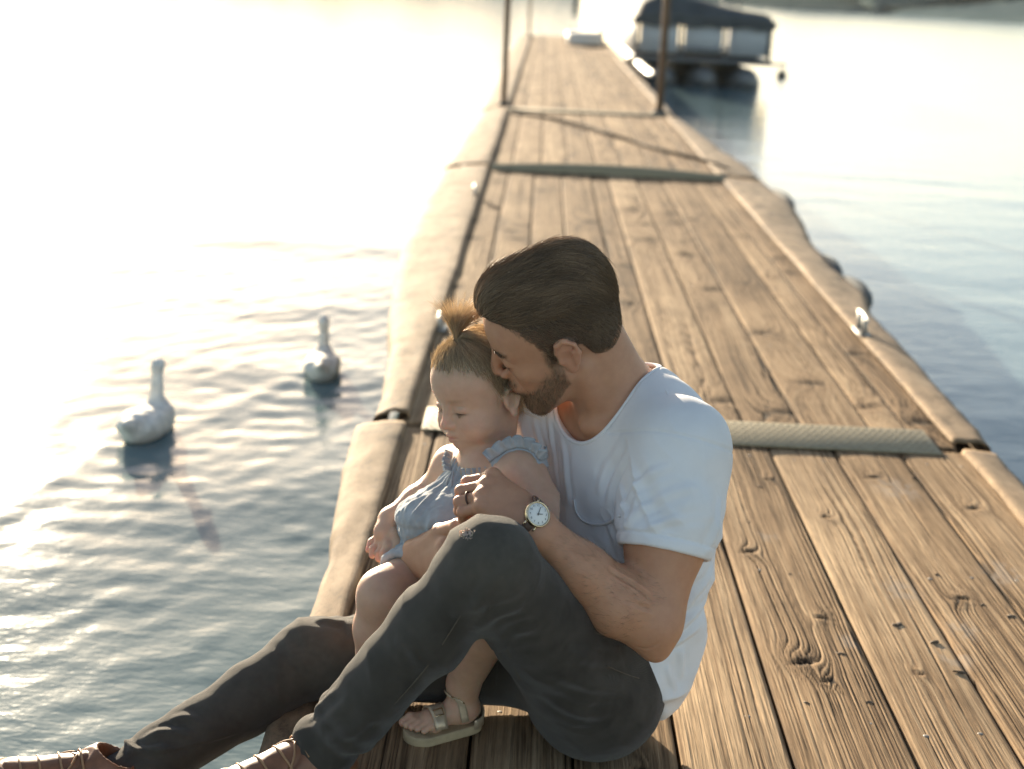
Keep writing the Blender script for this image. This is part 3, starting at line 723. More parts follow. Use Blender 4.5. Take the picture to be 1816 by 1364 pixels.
# ------------------------------------------------------------------ two ducks swimming away
def duck(i):
    (dx, dy), s_, hd = DUCKS[i]
    f = unit([-hd, 1, 0]); l = unit(np.cross([0, 0, 1], f)); F_ = Fr((dx, dy, WZ), [f, l, [0, 0, 1]], s_)
    fd = Field(F_.T-.32*s_, F_.T+.36*s_, .0055); R = F_.R
    fd.add(ell(F_.w(0, 0, .035), np.array([.17, .088, .062])*s_, R), .02); fd.add(ell(F_.w(-.06, 0, .065), np.array([.10, .070, .045])*s_, R), .03)
    fd.add(cone(F_.w(-.13, 0, .07), F_.w(-.23, 0, .105), .045*s_, .012*s_), .03); fd.add(ell(F_.w(.10, 0, .05), np.array([.07, .07, .055])*s_, R), .03)
    fd.add(cone(F_.w(.11, 0, .07), F_.w(.125, .004, .16), .036*s_, .024*s_), .03); fd.add(cone(F_.w(.125, .004, .16), F_.w(.135, .006, .225), .024*s_, .024*s_), .01)
    fd.add(ell(F_.w(.145, .008, .245), np.array([.040, .028, .030])*s_, R), .012)
    for y in (1, -1): fd.add(ell(F_.w(-.03, .062*y, .060), np.array([.12, .026, .038])*s_, R), .012)
    v, q = fd.mesh(); n = vnormals(v, q); v = v+n*(.0035*fbm(v*28, 2))[:, None]
    t = thing('duck', ['pale duck swimming away, the farther one nearer the dock edge', 'pale duck swimming away in the bright glare, the nearer one'][i], 'duck', tuple(F_.T), 'ducks on the lake')
    mesh_np('body', v, q, M['duck'], t)
    m_ = MB(); m_.tube([F_.w(.175, .009, .238), F_.w(.20, .01, .232), F_.w(.225, .011, .230)], np.array([.014, .013, .008])*s_, 10, flat=.55); m_.build('bill', M['bill'], t, True)
for i in range(2): duck(i)

# ------------------------------------------------------------------ the man
man = thing('person', 'bearded man in white t-shirt and dark jeans, sitting with head bowed over the child', 'person', (.14, 2.14, 0))
def rows(f, l, u): return np.array([f, l, u], float)
HM = Fr((.0422, 2.165, .6719), [[-.9038, .0394, -.4261], [.0914, -.955, -.2821], [-.418, -.2939, .8596]], 1.007)
shL, elL, wrL = P(1209, 796, 2.07), P(1152, 1118, 1.95), P(950, 938, 1.935)
shR, elR, wrR = P(965, 738, 2.33), P(890, 1010, 2.37), P(746, 984, 2.145)
nb = P(1108, 690, 2.22)
lat = unit(shL-shR); pel = V3(.145, 2.145, .115); sp = unit(nb-pel); tf = unit(np.cross(sp, lat)); tf = tf if tf[0] < 0 else -tf
sp = unit(np.cross(tf, lat)); sp = sp if sp[2] > 0 else -sp; TR = rows(tf, lat, sp)
chest, belly = P(1128, 868, 2.195), P(1112, 1060, 2.175)

def man_head(fd):
    R, s = HM.R, HM.s
    E = lambda c, r, k: fd.add(ell(HM.w(*c), np.array(r)*s, R), k)
    Cn = lambda a, b, ra, rb, k: fd.add(cone(HM.w(*a), HM.w(*b), ra*s, rb*s), k)
    E((-.005, 0, .045), (.100, .076, .083), .01); E((.045, 0, .045), (.051, .062, .055), .03); E((.042, 0, -.015), (.052, .059, .068), .03)
    E((.032, 0, -.065), (.052, .050, .040), .03); E((.078, 0, -.094), (.017, .021, .017), .02)
    for y in (1, -1):
        Cn((.008, .056*y, -.035), (.068, .022*y, -.096), .016, .015, .025); E((.057, .044*y, -.016), (.021, .017, .015), .02)
        Cn((.089, .010*y, .028), (.074, .048*y, .027), .009, .008, .012)
        fd.sub(ell(HM.w(.1045, .036*y, .012), np.array([.017, .018, .0125])*s, R), .012)
        E((.0810, .0340*y, .0085), (.0120, .0165, .0130), .006); E((.0820, .0250*y, .0010), (.0110, .0100, .0100), .006)
        E((.0790, .0235*y, -.0045), (.0105, .0095, .0080), .006); E((.0845, .0150*y, .0050), (.0085, .0070, .0100), .006); E((.0850, .0215*y, -.0020), (.0080, .0080, .0075), .006)
        for z_, x_, r_ in ((.0015, .0915, .0012), (.0185, .0905, .0009)):   # lowered lid edge, lid fold
            fd.sub(cone(HM.w(x_-.0050, .023*y, z_), HM.w(x_, .033*y, z_-.001), r_, r_), .0025); fd.sub(cone(HM.w(x_, .033*y, z_-.001), HM.w(x_-.0070, .0455*y, z_+.001), r_, r_), .0025)
    Cn((.095, 0, .022), (.113, 0, -.015), .0075, .0095, .010); E((.1135, 0, -.0215), (.0105, .0095, .0095), .006)
    for y in (1, -1):
        E((.1005, .0125*y, -.0255), (.0105, .0065, .0075), .006);
        fd.sub(cone(HM.w(.093, .0225*y, -.024), HM.w(.086, .032*y, -.050), .0016, .0016), .008)
    E((.086, 0, -.052), (.019, .027, .022), .012)
    for y in (1, -1):
        Cn((.1035, .003*y, -.0515), (.092, .022*y, -.0565), .0048, .0028, .004); Cn((.1015, .0, -.0615), (.091, .020*y, -.0595), .0052, .003, .004)
        fd.sub(cone(HM.w(.1085, 0, -.0565), HM.w(.094, .0235*y, -.0578), .0016, .0014), .003)
    for y in (1, -1):                             # ears
        E((-.010, .0765*y, .006), (.018, .0075, .027), .006)
        hx = [(.006, .076, .013), (.000, .082, .029), (-.013, .086, .0350), (-.025, .0875, .024), (-.027, .086, .008), (-.020, .083, -.008), (-.011, .0795, -.018)]
        for a, b in zip(hx[:-1], hx[1:]): Cn((a[0], a[1]*y, a[2]), (b[0], b[1]*y, b[2]), .0042, .0042, .003)
        E((-.008, .078*y, -.020), (.0078, .0052, .0085), .005)
        fd.sub(ell(HM.w(-.008, .0875*y, .003), np.array([.0095, .0072, .0135])*s, R), .003); fd.sub(ell(HM.w(-.016, .0905*y, .019), np.array([.0085, .0065, .008])*s, R), .003)
        E((.005, .0785*y, -.001), (.0042, .005, .0065), .003); Cn((-.0195, .086*y, .012), (-.018, .084*y, -.010), .003, .0035, .003)
def finger(fd, pts, r0, r1, k0=.008, k=.0025):
    m = len(pts)-1
    for j in range(m):
        a = r0+(r1-r0)*j/m; b = r0+(r1-r0)*(j+1)/m
        fd.add(cone(pts[j], pts[j+1], a, b), k0 if j == 0 else k)
        if j: fd.add(ell(pts[j], [a*1.1]*3), .002)
fb = Field((-.30, 1.86, .06), (.345, 2.56, .82), .00235)
fb.add(ell(chest, [.098, .150, .175], TR), .03); fb.add(ell(belly, [.095, .13, .15], TR), .05)
for s_ in (shL, shR): fb.add(cone(nb-sp*.03, s_, .052, .050), .05)
man_head(fb)
nk = HM.w(-.032, 0, -.035)
fb.add(cone(nk, nb-sp*.04, .0545, .060), .028); fb.add(cone(HM.w(-.055, 0, -.015), nb-sp*.035-tf*.025, .034, .042), .03)
for y in (1, -1): fb.add(cone(HM.w(-.018, .050*y, -.040), nb+tf*.055-sp*.045+lat*.012*y, .0135, .012), .018)      # neck muscle
fb.add(cone(nb+tf*.075-sp*.058, nb+tf*.05-sp*.055+lat*.12, .011, .010), .02)                                          # collarbone
# left arm
ua = unit(elL-shL); fa = unit(wrL-elL)
fb.add(cone(shL, shL+(elL-shL)*.5, .056, .0575), .03); fb.add(cone(shL+(elL-shL)*.45, elL-ua*.012, .0575, .045), .03)
fb.add(cone(elL-ua*.015, elL+fa*.065, .042, .0475), .022); fb.add(cone(elL+fa*.065, elL+fa*.15, .0475, .0385), .02); fb.add(cone(elL+fa*.14, wrL, .0385, .0262), .015)
fb.add(ell(elL+unit(ua-fa)*.030, [.019, .019, .019]), .02)
fb.add(cone(wrL-fa*.05, wrL+fa*.01, .0285, .027), .01)
mcpL = [P(874, 846, 2.012), P(864, 861, 1.992), P(857, 880, 1.972), P(855, 899, 1.957)]
pipL = [P(829, 855, 2.020), P(818, 871, 2.000), P(815, 890, 1.980), P(820, 908, 1.966)]
dipL = [P(824, 872, 2.045), P(816, 890, 2.026), P(815, 906, 2.006), P(822, 920, 1.990)]
tipL = [P(838, 882, 2.058), P(832, 901, 2.040), P(832, 915, 2.020), P(838, 927, 2.004)]
for j in range(4):
    fb.add(cone(wrL+(j-1.5)*.008*unit(mcpL[3]-mcpL[0]), mcpL[j], .0215, .0135), .016)
cen = sum(mcpL)/4; fb.add(ell((wrL+cen)/2+V3(0, .012, -.006), [.038, .03, .03]), .02)
for j in range(4):
    finger(fb, [mcpL[j], pipL[j], dipL[j], tipL[j]], [.0098, .0101, .0096, .0088][j], [.0082, .0084, .0080, .0072][j], .005, .0015)
    fb.add(ell(mcpL[j]+V3(0, -.004, .004), [.0115, .0115, .0115]), .006)
th_ = [wrL+V3(-.012, .02, -.008), P(893, 893, 2.015), P(862, 893, 2.038), P(842, 889, 2.052)]
finger(fb, th_, .0165, .0095, .014)
# right arm, reaching round behind the child, hand on her hip
ub = unit(elR-shR); fc = unit(wrR-elR)
fb.add(cone(shR, elR, .054, .044), .03); fb.add(cone(elR, elR+fc*.08, .043, .048), .02); fb.add(cone(elR+fc*.07, wrR, .047, .027), .02)
mcpR = [P(792, 966, 2.055), P(789, 987, 2.042), P(785, 1007, 2.042), P(779, 1024, 2.052)]
pipR = [P(832, 958, 2.022), P(832, 982, 2.010), P(826, 1004, 2.015), P(814, 1024, 2.026)]
tipR = [P(872, 962, 2.020), P(874, 986, 2.010), P(866, 1006, 2.016), P(848, 1024, 2.026)]
for j in range(4):
    fb.add(cone(wrR+(j-1.5)*.009*unit(mcpR[3]-mcpR[0]), mcpR[j], .0225, .0145), .018)
    finger(fb, [mcpR[j], pipR[j], tipR[j]], .0104, .0082, .005, .0015); fb.add(ell(mcpR[j]+V3(0, -.004, .002), [.0118]*3), .006)
thR = [wrR+V3(.006, -.016, .016), P(782, 945, 2.080), P(812, 934, 2.042), P(842, 926, 2.020)]
finger(fb, thR, .0175, .0095, .016)
def folds(fd, v, lines):
    out = np.zeros(len(v))
    for pts, amp, wd in lines:
        c_ = surf_line(fd, pts, 0., 14)
        if c_ is None: continue
        best = np.full(len(v), 1e9); tb = np.zeros(len(v))
        bb = (v > c_.min(0)-4*wd).all(1) & (v < c_.max(0)+4*wd).all(1); vi = v[bb]; be = best[bb]; te = tb[bb]
        for i in range(len(c_)-1):
            a, b = c_[i], c_[i+1]; d_ = b-a; t_ = np.clip(((vi-a)@d_)/(d_@d_+1e-12), 0, 1); ds = np.linalg.norm(vi-a-t_[:, None]*d_, axis=1); m_ = ds < be; be[m_] = ds[m_]; te[m_] = (i+t_[m_])/(len(c_)-1)
        q = be/wd; out[bb] += amp*np.sin(np.clip(te*1.02, 0, 1)*PI)**.6*(np.exp(-q*q)-.45*np.exp(-((q-1.7)/.8)**2))
    return out
def surf_line(fd, pxs, off=.002, n=24):
    pts = [fd.hit(x, y) for x, y in pxs]; pts = np.array([p for p in pts if p is not None])
    if len(pts) < 2: return None
    t = np.linspace(0, len(pts)-1, n); i = np.arange(len(pts)); c_ = np.stack([np.interp(t, i, pts[:, k]) for k in range(3)], -1)
    for _ in range(3): c_[1:-1] = (c_[:-2]+c_[2:]+2*c_[1:-1])/4
    return c_+fd.grad(c_)*off
bv, bf = fb.mesh(); bn = vnormals(bv, bf)
bv = bv+bn*folds(fb, bv, [([(1078, 1008), (1118, 1034), (1140, 1050), (1160, 1070)], -.0045, .004), ([(1105, 1062), (1135, 1075), (1160, 1082)], -.0015, .004), ([(1120, 1145), (1150, 1150), (1175, 1135)], -.0012, .003)])[:, None]
hl = HM.loc(bv); X_, Y_, Z_ = hl.T
base = np.array([.50, .268, .162]); tint = np.tile(base, (len(bv), 1))
def mixt(w_, c):
    global tint
    w_ = np.clip(w_, 0, 1)[:, None]; tint = tint*(1-w_)+np.array(c)*w_
inh = (hl[:, 0] > -.12) & (np.abs(hl).max(1) < .16)
sm = lambda x, a, b: np.clip((x-a)/(b-a), 0, 1)**2*(3-2*np.clip((x-a)/(b-a), 0, 1))
mixt(inh*np.exp(-(((X_-.108)/.016)**2+(Y_/.016)**2+((Z_+.022)/.014)**2))*.35, (.52, .22, .15))
mixt(inh*np.exp(-(((X_+.012)/.03)**2+((np.abs(Y_)-.084)/.012)**2+((Z_-.004)/.035)**2))*.45, (.55, .25, .165))
_jd = (X_-.005)*.72+(Z_+.035)*.70
bd = sm(.040-_jd-np.clip(X_-.07, 0, 1)*-.6, 0, .014)*sm(-Z_, .012, .034)*sm(X_, .002, .018)*sm(X_-.005-(-Z_-.035)*1.0, -.016, -.004)
side = sm(np.abs(Y_), .040, .060)*sm(X_, .004, .010)*sm(-X_, -.032, -.022)*sm(Z_, -.06, -.05)*sm(-Z_, -.03, .0)
must = np.exp(-(((X_-.100)/.014)**2+((np.abs(Y_)-.011)/.016)**2+((Z_+.0435)/.0062)**2))*1.3
lip = np.exp(-(((X_-.101)/.012)**2+(Y_/.017)**2+((Z_+.0575)/.0058)**2))
beardw = inh*np.clip(np.maximum(np.maximum(bd, side), must)-lip*.9, 0, 1)*(bn@HM.R[0] > -.9)
mixt(beardw*(.46+.2*vnoise(bv*420)), (.13, .085, .053)); mixt(inh*lip*.7, (.42, .165, .13))
for y in (1, -1):
    mixt(inh*np.exp(-(((X_-.084)/.02)**2+((Y_*y-.031)/.017)**2+((Z_-.0275-.08*(Y_*y-.03))/.0042)**2))*.85, (.07, .045, .03))
    mixt(inh*np.exp(-(((X_-.088)/.016)**2+((Y_*y-.035)/.013)**2+((Z_-.0012)/.0016)**2))*.85, (.07, .042, .028))
_cl = (np.sqrt(((X_-.100)/.083)**2+((Z_+.010)/.104)**2)-1)*.08; _ln = np.where(X_ > -.034, .012-np.clip((X_-.008)/.02, 0, 1)*.030, np.where(X_ > -.045, .012-(-.034-X_)*3.2, -.023-(-.045-X_)*.75)); _nz = .004*vnoise(bv*300)
_ear = (np.abs(Y_) > .0765) & (X_ < .012) & (X_ > -.034) & (Z_ < .042)
_ln = _ln+.014*sm(-X_, .04, .06)
_nape = 1-sm(-X_, .046, .056)*(Z_ < .012)
mixt(inh*_nape*(~_ear)*sm(np.minimum(_cl, (Z_-_ln)*.8)+_nz, -.007, .003)*.9, (.075, .048, .031))
for j in range(4): mixt(np.exp(-(np.linalg.norm(bv-mcpL[j], axis=1)/.016)**2)*.25, (.54, .27, .18)); mixt(np.exp(-(np.linalg.norm(bv-pipL[j], axis=1)/.012)**2)*.3, (.54, .26, .18))
body = mesh_np('body', bv, bf, M['skin'], man); attr(body, 'tint', tint)

# hair: a cap sculpted in the head's frame plus combed strands
fh = Field(HM.T-.19, HM.T+.20, .0026); R, s = HM.R, HM.s
fh.add(ell(HM.w(-.010, 0, .049), np.array([.0995, .0765, .085])*s, R), .01); fh.add(ell(HM.w(.008, .004, .093), np.array([.090, .061, .052])*s, R), .03)
fh.add(ell(HM.w(.043, .006, .104), np.array([.041, .049, .031])*s, R), .025); fh.add(ell(HM.w(-.050, 0, .082), np.array([.056, .062, .058])*s, R), .03); fh.add(ell(HM.w(-.052, 0, .0), np.array([.046, .060, .055])*s, R), .02)
def lc(x, y, z):
    px, py, pz = x-HM.T[0], y-HM.T[1], z-HM.T[2]
    return [(R[i, 0]*px+R[i, 1]*py+R[i, 2]*pz)/s for i in range(3)]
def cutA(x, y, z):
    a, b, c = lc(x, y, z); rr = np.sqrt(((a-.100)/.083)**2+(b/.30)**2+((c+.010)/.104)**2); return (rr-1)*.06
def cutB(x, y, z):
    a, b, c = lc(x, y, z); line = np.where(a > -.034, .012-np.clip((a-.008)/.02, 0, 1)*.030, np.where(a > -.045, .012-(-.034-a)*3.2, -.023-(-.045-a)*.75)); return (c-line)*.7
fh.sub_fn(cutA, .004); fh.sub_fn(cutB, .004)
hv, hf = fh.mesh(); hn = vnormals(hv, hf); l = fh_l = HM.loc(hv)
fl_ = np.stack([l[:, 0]*30, l[:, 1]*240, l[:, 2]*60], -1)
hv = hv-hn*.0030+hn*((.0010*fbm(np.stack([l[:, 0]*14, l[:, 1]*110+l[:, 0]*20, l[:, 2]*22], -1), 2)+.0008*vnoise(fl_*1.5))*sm(l[:, 2], .04, .09))[:, None]
hc = mesh_np('hair', hv, hf, M['hair'], man); attr(hc, 'tone', np.clip(.28+.22*fbm(fl_*np.array([.6, 2.2, .6]), 2), 0, 1))
rg = np.random.RandomState(3)
def comb(n, K, sel, flow, length, step_lift, jitter):
    idx = np.nonzero(sel)[0]; idx = rg.choice(idx, n)
    p = hv[idx]+rg.normal(0, .0012, (n, 3)); out = [p]; L = length(HM.loc(p))*rg.uniform(.7, 1.15, n)
    jit = rg.normal(0, jitter, (n, 3)); lift = step_lift*np.abs(rg.normal(.6, .5, n))
    for k in range(K-1):
        f = flow(HM.loc(p))@R+jit; f /= np.linalg.norm(f, axis=1)[:, None]
        g_ = fh.grad(p); f = f-g_*((f*g_).sum(1)-0)[:, None]; f /= np.linalg.norm(f, axis=1)[:, None]+1e-9
        p = p+f*(L/(K-1))[:, None]; d_ = fh.sample(p); tgt = .0008+lift*(k+1)
        p = p+g_*(tgt-np.clip(d_, -.01, .01))[:, None]*.8; out.append(p)
    return np.stack(out, 1)
topm = l[:, 2] > .078; sid = ~topm & (l[:, 2] > -.06)
def flow_top(q): 
    f = np.zeros_like(q); f[:, 0] = -1; f[:, 1] = .25*np.sign(q[:, 1])*np.clip(np.abs(q[:, 1])/.05, 0, 1)-.10; f[:, 2] = .55*np.clip((q[:, 0]-.05)/.04, 0, 1)-.9*np.clip((-q[:, 0]-.04)/.04, 0, 1); return f
def flow_side(q):
    f = np.zeros_like(q); f[:, 0] = -.75+.5*np.clip((.03-q[:, 2])/.05, 0, 1); f[:, 2] = -.75; return f
A_ = np.concatenate([comb(9500, 9, topm, flow_top, lambda q: np.full(len(q), .050), .00030, .10), comb(500, 9, topm, flow_top, lambda q: np.full(len(q), .045), .0007, .18)])
B_ = comb(9000, 5, sid, flow_side, lambda q: .010+.018*np.clip((q[:, 2]-.03)/.05, 0, 1), .00035, .22)
o = strands('combed_hair', A_, rg.uniform(.00035, .0008, len(A_)), M['hair'], man, shade=np.clip(.45+.35*vnoise(HM.loc(A_[:, 0])*np.array([25, 140, 40]))+rg.normal(0, .22, len(A_)), 0, 1)); o['kind'] = 'stuff'
o = strands('side_hair', B_, rg.uniform(.0003, .00055, len(B_)), M['hair'], man, shade=rg.uniform(.05, .6, len(B_))); o['kind'] = 'stuff'
# beard, brows, lashes
def fuzz(name, wgt, n, length, dirf, mat, parent, field, v, r=.0003, seed=1, K=4, lift=0.):
    rr = np.random.RandomState(seed); wg = np.clip(wgt, 0, None)**1.5; idx = rr.choice(len(v), n, p=wg/wg.sum()); p = v[idx]+rr.normal(0, .0006, (n, 3))
    g_ = field.grad(p); d0 = dirf(p)+rr.normal(0, .3, (n, 3)); d0 = d0-g_*(d0*g_).sum(1)[:, None]; d0 /= np.linalg.norm(d0, axis=1)[:, None]+1e-9
    d0 = d0+g_*rr.uniform(.25, .7, n)[:, None]; L = length*rr.uniform(.5, 1.2, n)
    pts = np.stack([p+g_*(lift-.0006)+d0*(L*k/(K-1))[:, None]-g_*(.25*L*(k/(K-1))**2)[:, None] for k in range(K)], 1)
    o = strands(name, pts, np.full(n, r), mat, parent, shade=rr.uniform(0, .8, n)); o['kind'] = 'stuff'; return o
_fa = np.clip(((bv-elL)@fa)/np.linalg.norm(wrL-elL), 0, 1); _ar = (np.linalg.norm(bv-elL-np.outer((bv-elL)@fa, fa), axis=1) < .07)*sm(_fa, .05, .2)*(1-sm(_fa, .85, .98))
fuzz('arm_hair', _ar*1., 1500, .013, lambda p: np.tile(fa+V3(0, 0, -.6), (len(p), 1)), M['hair'], man, fb, bv, r=.00016, seed=14)
fuzz('beard', beardw, 5200, .0075, lambda p: (np.array([.25, 0, -1])@HM.R)[None].repeat(len(p), 0), M['hair'], man, fb, bv)
brw = np.zeros(len(bv))
_scalp = inh*_nape*(~_ear)*sm(np.minimum(_cl, (Z_-_ln)*.8), -.006, -.001)*(1-sm(np.minimum(_cl, (Z_-_ln)*.8), .004, .008))
for y in (1, -1): brw += inh*np.exp(-(((X_-.084)/.02)**2+((Y_*y-.033)/.016)**2+((Z_-.0275-.05*(Y_*y-.03))/.0035)**2))
fuzz('hairline', _scalp, 1800, .009, lambda p: (np.array([-.8, 0, -.5])@HM.R)[None].repeat(len(p), 0), M['hair'], man, fb, bv, seed=9)
fuzz('eyebrows', brw, 420, .008, lambda p: (np.stack([-.4+0*p[:, 0], np.sign(HM.loc(p)[:, 1]), .2+0*p[:, 0]], -1)@HM.R), M['hair'], man, fb, bv, seed=2, r=.0004, lift=.0008)
lsh = np.zeros(len(bv))
for y in (1, -1): lsh += inh*np.exp(-(((X_-.089)/.016)**2+((Y_*y-.036)/.010)**2+((Z_-.0010)/.0014)**2))
fuzz('eyelashes', lsh, 130, .008, lambda p: (np.array([1, 0, -.7])@HM.R)[None].repeat(len(p), 0), M['hair'], man, fb, bv, seed=5, lift=.0006)

# white t-shirt
fs = Field((-.10, 1.93, .0), (.40, 2.56, .70), .0028)
fs.add(ell(chest, [.116, .168, .190], TR), .02); fs.add(ell(belly, [.108, .138, .175], TR), .06)
fs.add(ell(pel+V3(-.005, .01, .02), [.118, .140, .125], TR), .06)
for s_, e_ in ((shL, elL), (shR, elR)):
    fs.add(cone(nb-sp*.035, s_, .060, .058), .05); ax_ = unit(e_-s_)
    fs.add(cone(s_-ax_*.005, s_+ax_*.11, .0650, .0695), .05); fs.add(cone(s_+ax_*.10, s_+ax_*.26, .0695, .0725), .02)
seL = .160
for s_, e_ in ((shL, elL), (shR, elR)):
    ax_ = unit(e_-s_); c_ = s_+ax_*seL
    def endcut(x, y, z, c_=c_, ax_=ax_):
        px, py, pz = x-c_[0], y-c_[1], z-c_[2]; t = px*ax_[0]+py*ax_[1]+pz*ax_[2]
        r_ = np.sqrt(np.maximum(px*px+py*py+pz*pz-t*t, 0)); return np.maximum(-t, r_-.088)
    fs.sub_fn(endcut, .003, c_-.2, c_+.2)
    fs.sub(cone(c_-ax_*.03, c_+ax_*.03, .0625, .0640), .003)
fs.add(cone(nb-sp*.022-tf*.018, nb-sp*.032-tf*.015+lat*.07, .062, .058), .03); fs.add(cone(nb-sp*.022-tf*.018, nb-sp*.034-tf*.015-lat*.07, .062, .058), .03)
fs0 = Field.__new__(Field); fs0.lo, fs0.h, fs0.n, fs0.d = fs.lo, fs.h, fs.n, fs.d.copy()
# neck opening
fs.sub(ell(P(1058, 700, 2.20), [.078, .090, .082], TR), .006); fs.sub(cone(nk, nb, .064, .067), .008)
# hem
hA, hB = P(1118, 1168, 2.03), P(1180, 1296, 2.11); hC = hA-lat*.30+V3(0, 0, .01); hn_ = unit(np.cross(hB-hA, hC-hA)); hn_ = hn_ if hn_ @ (chest-hA) > 0 else -hn_
fs.sub_fn(lambda x, y, z: (x-hA[0])*hn_[0]+(y-hA[1])*hn_[1]+(z-hA[2])*hn_[2], .004)
fs.sub_fn(lambda x, y, z: z-.006+0*x+0*y, .003)
sv, sf = fs.mesh(); sn = vnormals(sv, sf)
rel = sv-chest; cl, cu, cf_ = rel@lat, rel@sp, rel@tf
# drapery: folds that run from the shoulder down to the belly, pulls round the armpit, crumples above the hem
low = sm(-cu, .02, .20); arm = np.exp(-(np.linalg.norm(sv-(shL-sp*.09+tf*.05), axis=1)/.09)**2)
q1 = np.stack([cl*16+cu*5, cu*3.2, cf_*6], -1); q2 = np.stack([cl*9+cu*18, cu*14-cl*6, cf_*12], -1); q3 = np.stack([(cl+cu)*34, (cu-cl)*8, cf_*14], -1)
rdg = lambda x: 1-np.abs(x)*2
disp = .0060*rdg(vnoise(q1))*(.55+.45*low)+.0085*low*rdg(vnoise(q2))+.0070*arm*rdg(vnoise(q3))+.0012*fbm(sv*26, 2)
la = unit(elL-shL); ta = (sv-shL)@la; slv = sm(ta, .03, .08)*(np.linalg.norm(sv-shL-np.outer(ta, la), axis=1) < .095)
q4 = np.stack([ta*22+cl*14, cf_*26, cl*20], -1); disp = disp+slv*(.0045*rdg(vnoise(q4*.8)))
hem_d = np.abs(ta-seL); disp *= np.where(slv > .5, np.clip(hem_d/.03, .15, 1), 1)
disp += slv*(.0016*np.exp(-((ta-seL+.008)/.008)**4)-.0022*np.exp(-((ta-seL+.0185)/.0018)**2))
seam = np.abs(ta+.012+.22*((sv-shL)@tf)**2*4-.006); dl = np.linalg.norm(sv-shL, axis=1)
disp -= .0022*np.exp(-(seam/.002)**2)*(dl < .12)*(((sv-shL)@sp) > -.09)
disp += folds(fs, sv, [([(925, 748), (940, 800), (960, 860)], .004, .005), ([(948, 740), (965, 800), (982, 870)], .0045, .005), ([(975, 735), (985, 800), (996, 880)], .004, .005), ([(1000, 760), (1006, 830), (1012, 900)], .003, .006),
    ([(1098, 930), (1112, 885), (1150, 845), (1195, 822)], .005, .007), ([(1100, 955), (1125, 915), (1175, 880), (1240, 862)], .0045, .007), ([(1105, 968), (1150, 938), (1200, 920), (1262, 915)], .0035, .006), ([(1080, 900), (1090, 850), (1120, 800)], .005, .008), ([(1062, 880), (1075, 830), (1110, 775)], .003, .008),
    ([(1250, 985), (1262, 940), (1275, 880)], .004, .008), ([(1195, 1085), (1225, 1050), (1262, 1000)], .006, .008), ([(1188, 1120), (1215, 1090), (1250, 1055)], .006, .007), ([(1175, 1150), (1200, 1135), (1230, 1105)], .005, .006), ([(1180, 1180), (1192, 1220), (1190, 1270)], .005, .006), ([(1205, 1150), (1205, 1200), (1200, 1240)], .005, .006), ([(1040, 960), (1070, 1000), (1110, 1040)], .004, .008), ([(1120, 1000), (1090, 960), (1085, 920)], .004, .007)])
sv = sv+sn*disp[:, None]
shirt = mesh_np('t_shirt', sv, sf, M['shirt'], man)
nkA = ell(P(1058, 700, 2.20), [.078, .090, .082], TR)[2]; nkB = cone(nk, nb, .064, .067)[2]; cxyz = [sv[:, i] for i in range(3)]
dn0 = np.minimum(nkA(*cxyz), nkB(*cxyz)); do0 = np.abs(fs0.sample(sv)); cc0 = P(1065, 695, 2.205); an0 = np.arctan2((sv-cc0)@tf, (sv-cc0)@lat); cp = []
for a in np.linspace(-PI, PI, 72, endpoint=False):
    m0 = (np.abs(np.angle(np.exp(1j*(an0-a)))) < .06) & (np.abs(dn0) < .006) & (do0 < .010)
    if m0.any(): k0 = np.nonzero(m0)[0]; cp.append(sv[k0[np.argmin(np.abs(dn0[k0])+do0[k0])]])
if len(cp) > 40:
    cp = np.array(cp); cp = np.r_[cp, cp[:1]]
    for _ in range(4): q_ = cp[:-1]; q_ = (np.roll(q_, 1, 0)+np.roll(q_, -1, 0)+2*q_)/4; cp = np.r_[q_, q_[:1]]
    m_ = MB(); m_.tube(cp, .0036, 8, cap=False); m_.build('collar', M['shirt'], shirt, True)
c_ = surf_line(fs, [(1019, 886), (1021, 905), (1030, 921), (1046, 930), (1066, 931), (1084, 926), (1100, 915)], .0012)
if c_ is not None: m_ = MB(); m_.tube(c_, .0028, 8, flat=.6); m_.build('pocket_edge', M['shirt'], shirt, True)
c_ = surf_line(fs, [(1170, 664), (1180, 690), (1192, 720), (1203, 752), (1212, 790)], .0006)
if c_ is not None: m_ = MB(); m_.tube(c_, .0022, 6, flat=.5); m_.build('shoulder_seam', M['shirt'], shirt, True)
# jeans
hipL, hipR = V3(.128, 2.045, .112), V3(.110, 2.215, .10)
knL, anL = P(866, 1000, 1.84), P(572, 1328, 1.90); knR, anR = P(556, 1166, 2.20), P(184, 1408, 1.95)
fj = Field((-.70, 1.70, -.16), (.36, 2.38, .58), .0036)
hl_ = unit(hipL-hipR); PR = rows(unit(np.cross(V3(0, 0, 1), hl_)), hl_, V3(0, 0, 1))
fj.add(ell(V3(.122, 2.14, .112), [.118, .165, .112], PR), .02); fj.add(ell(V3(.125, 2.16, .20), [.100, .135, .09], PR), .04)
fj.add(cone(hipL, knL, .092, .062), .06); fj.add(ell(knL, [.056, .056, .060]), .02)
fj.add(cone(knL, knL+(anL-knL)*.35, .055, .057), .03); fj.add(cone(knL+(anL-knL)*.35, anL, .057, .046), .02)
fj.add(cone(hipR, knR, .094, .066), .06); fj.add(cone(knR, knR+(anR-knR)*.35, .058, .054), .03); fj.add(cone(knR+(anR-knR)*.35, anR, .054, .044), .02)
fj.sub_fn(lambda x, y, z: np.maximum(z-.004, -(x+.40))+0*y, .006)
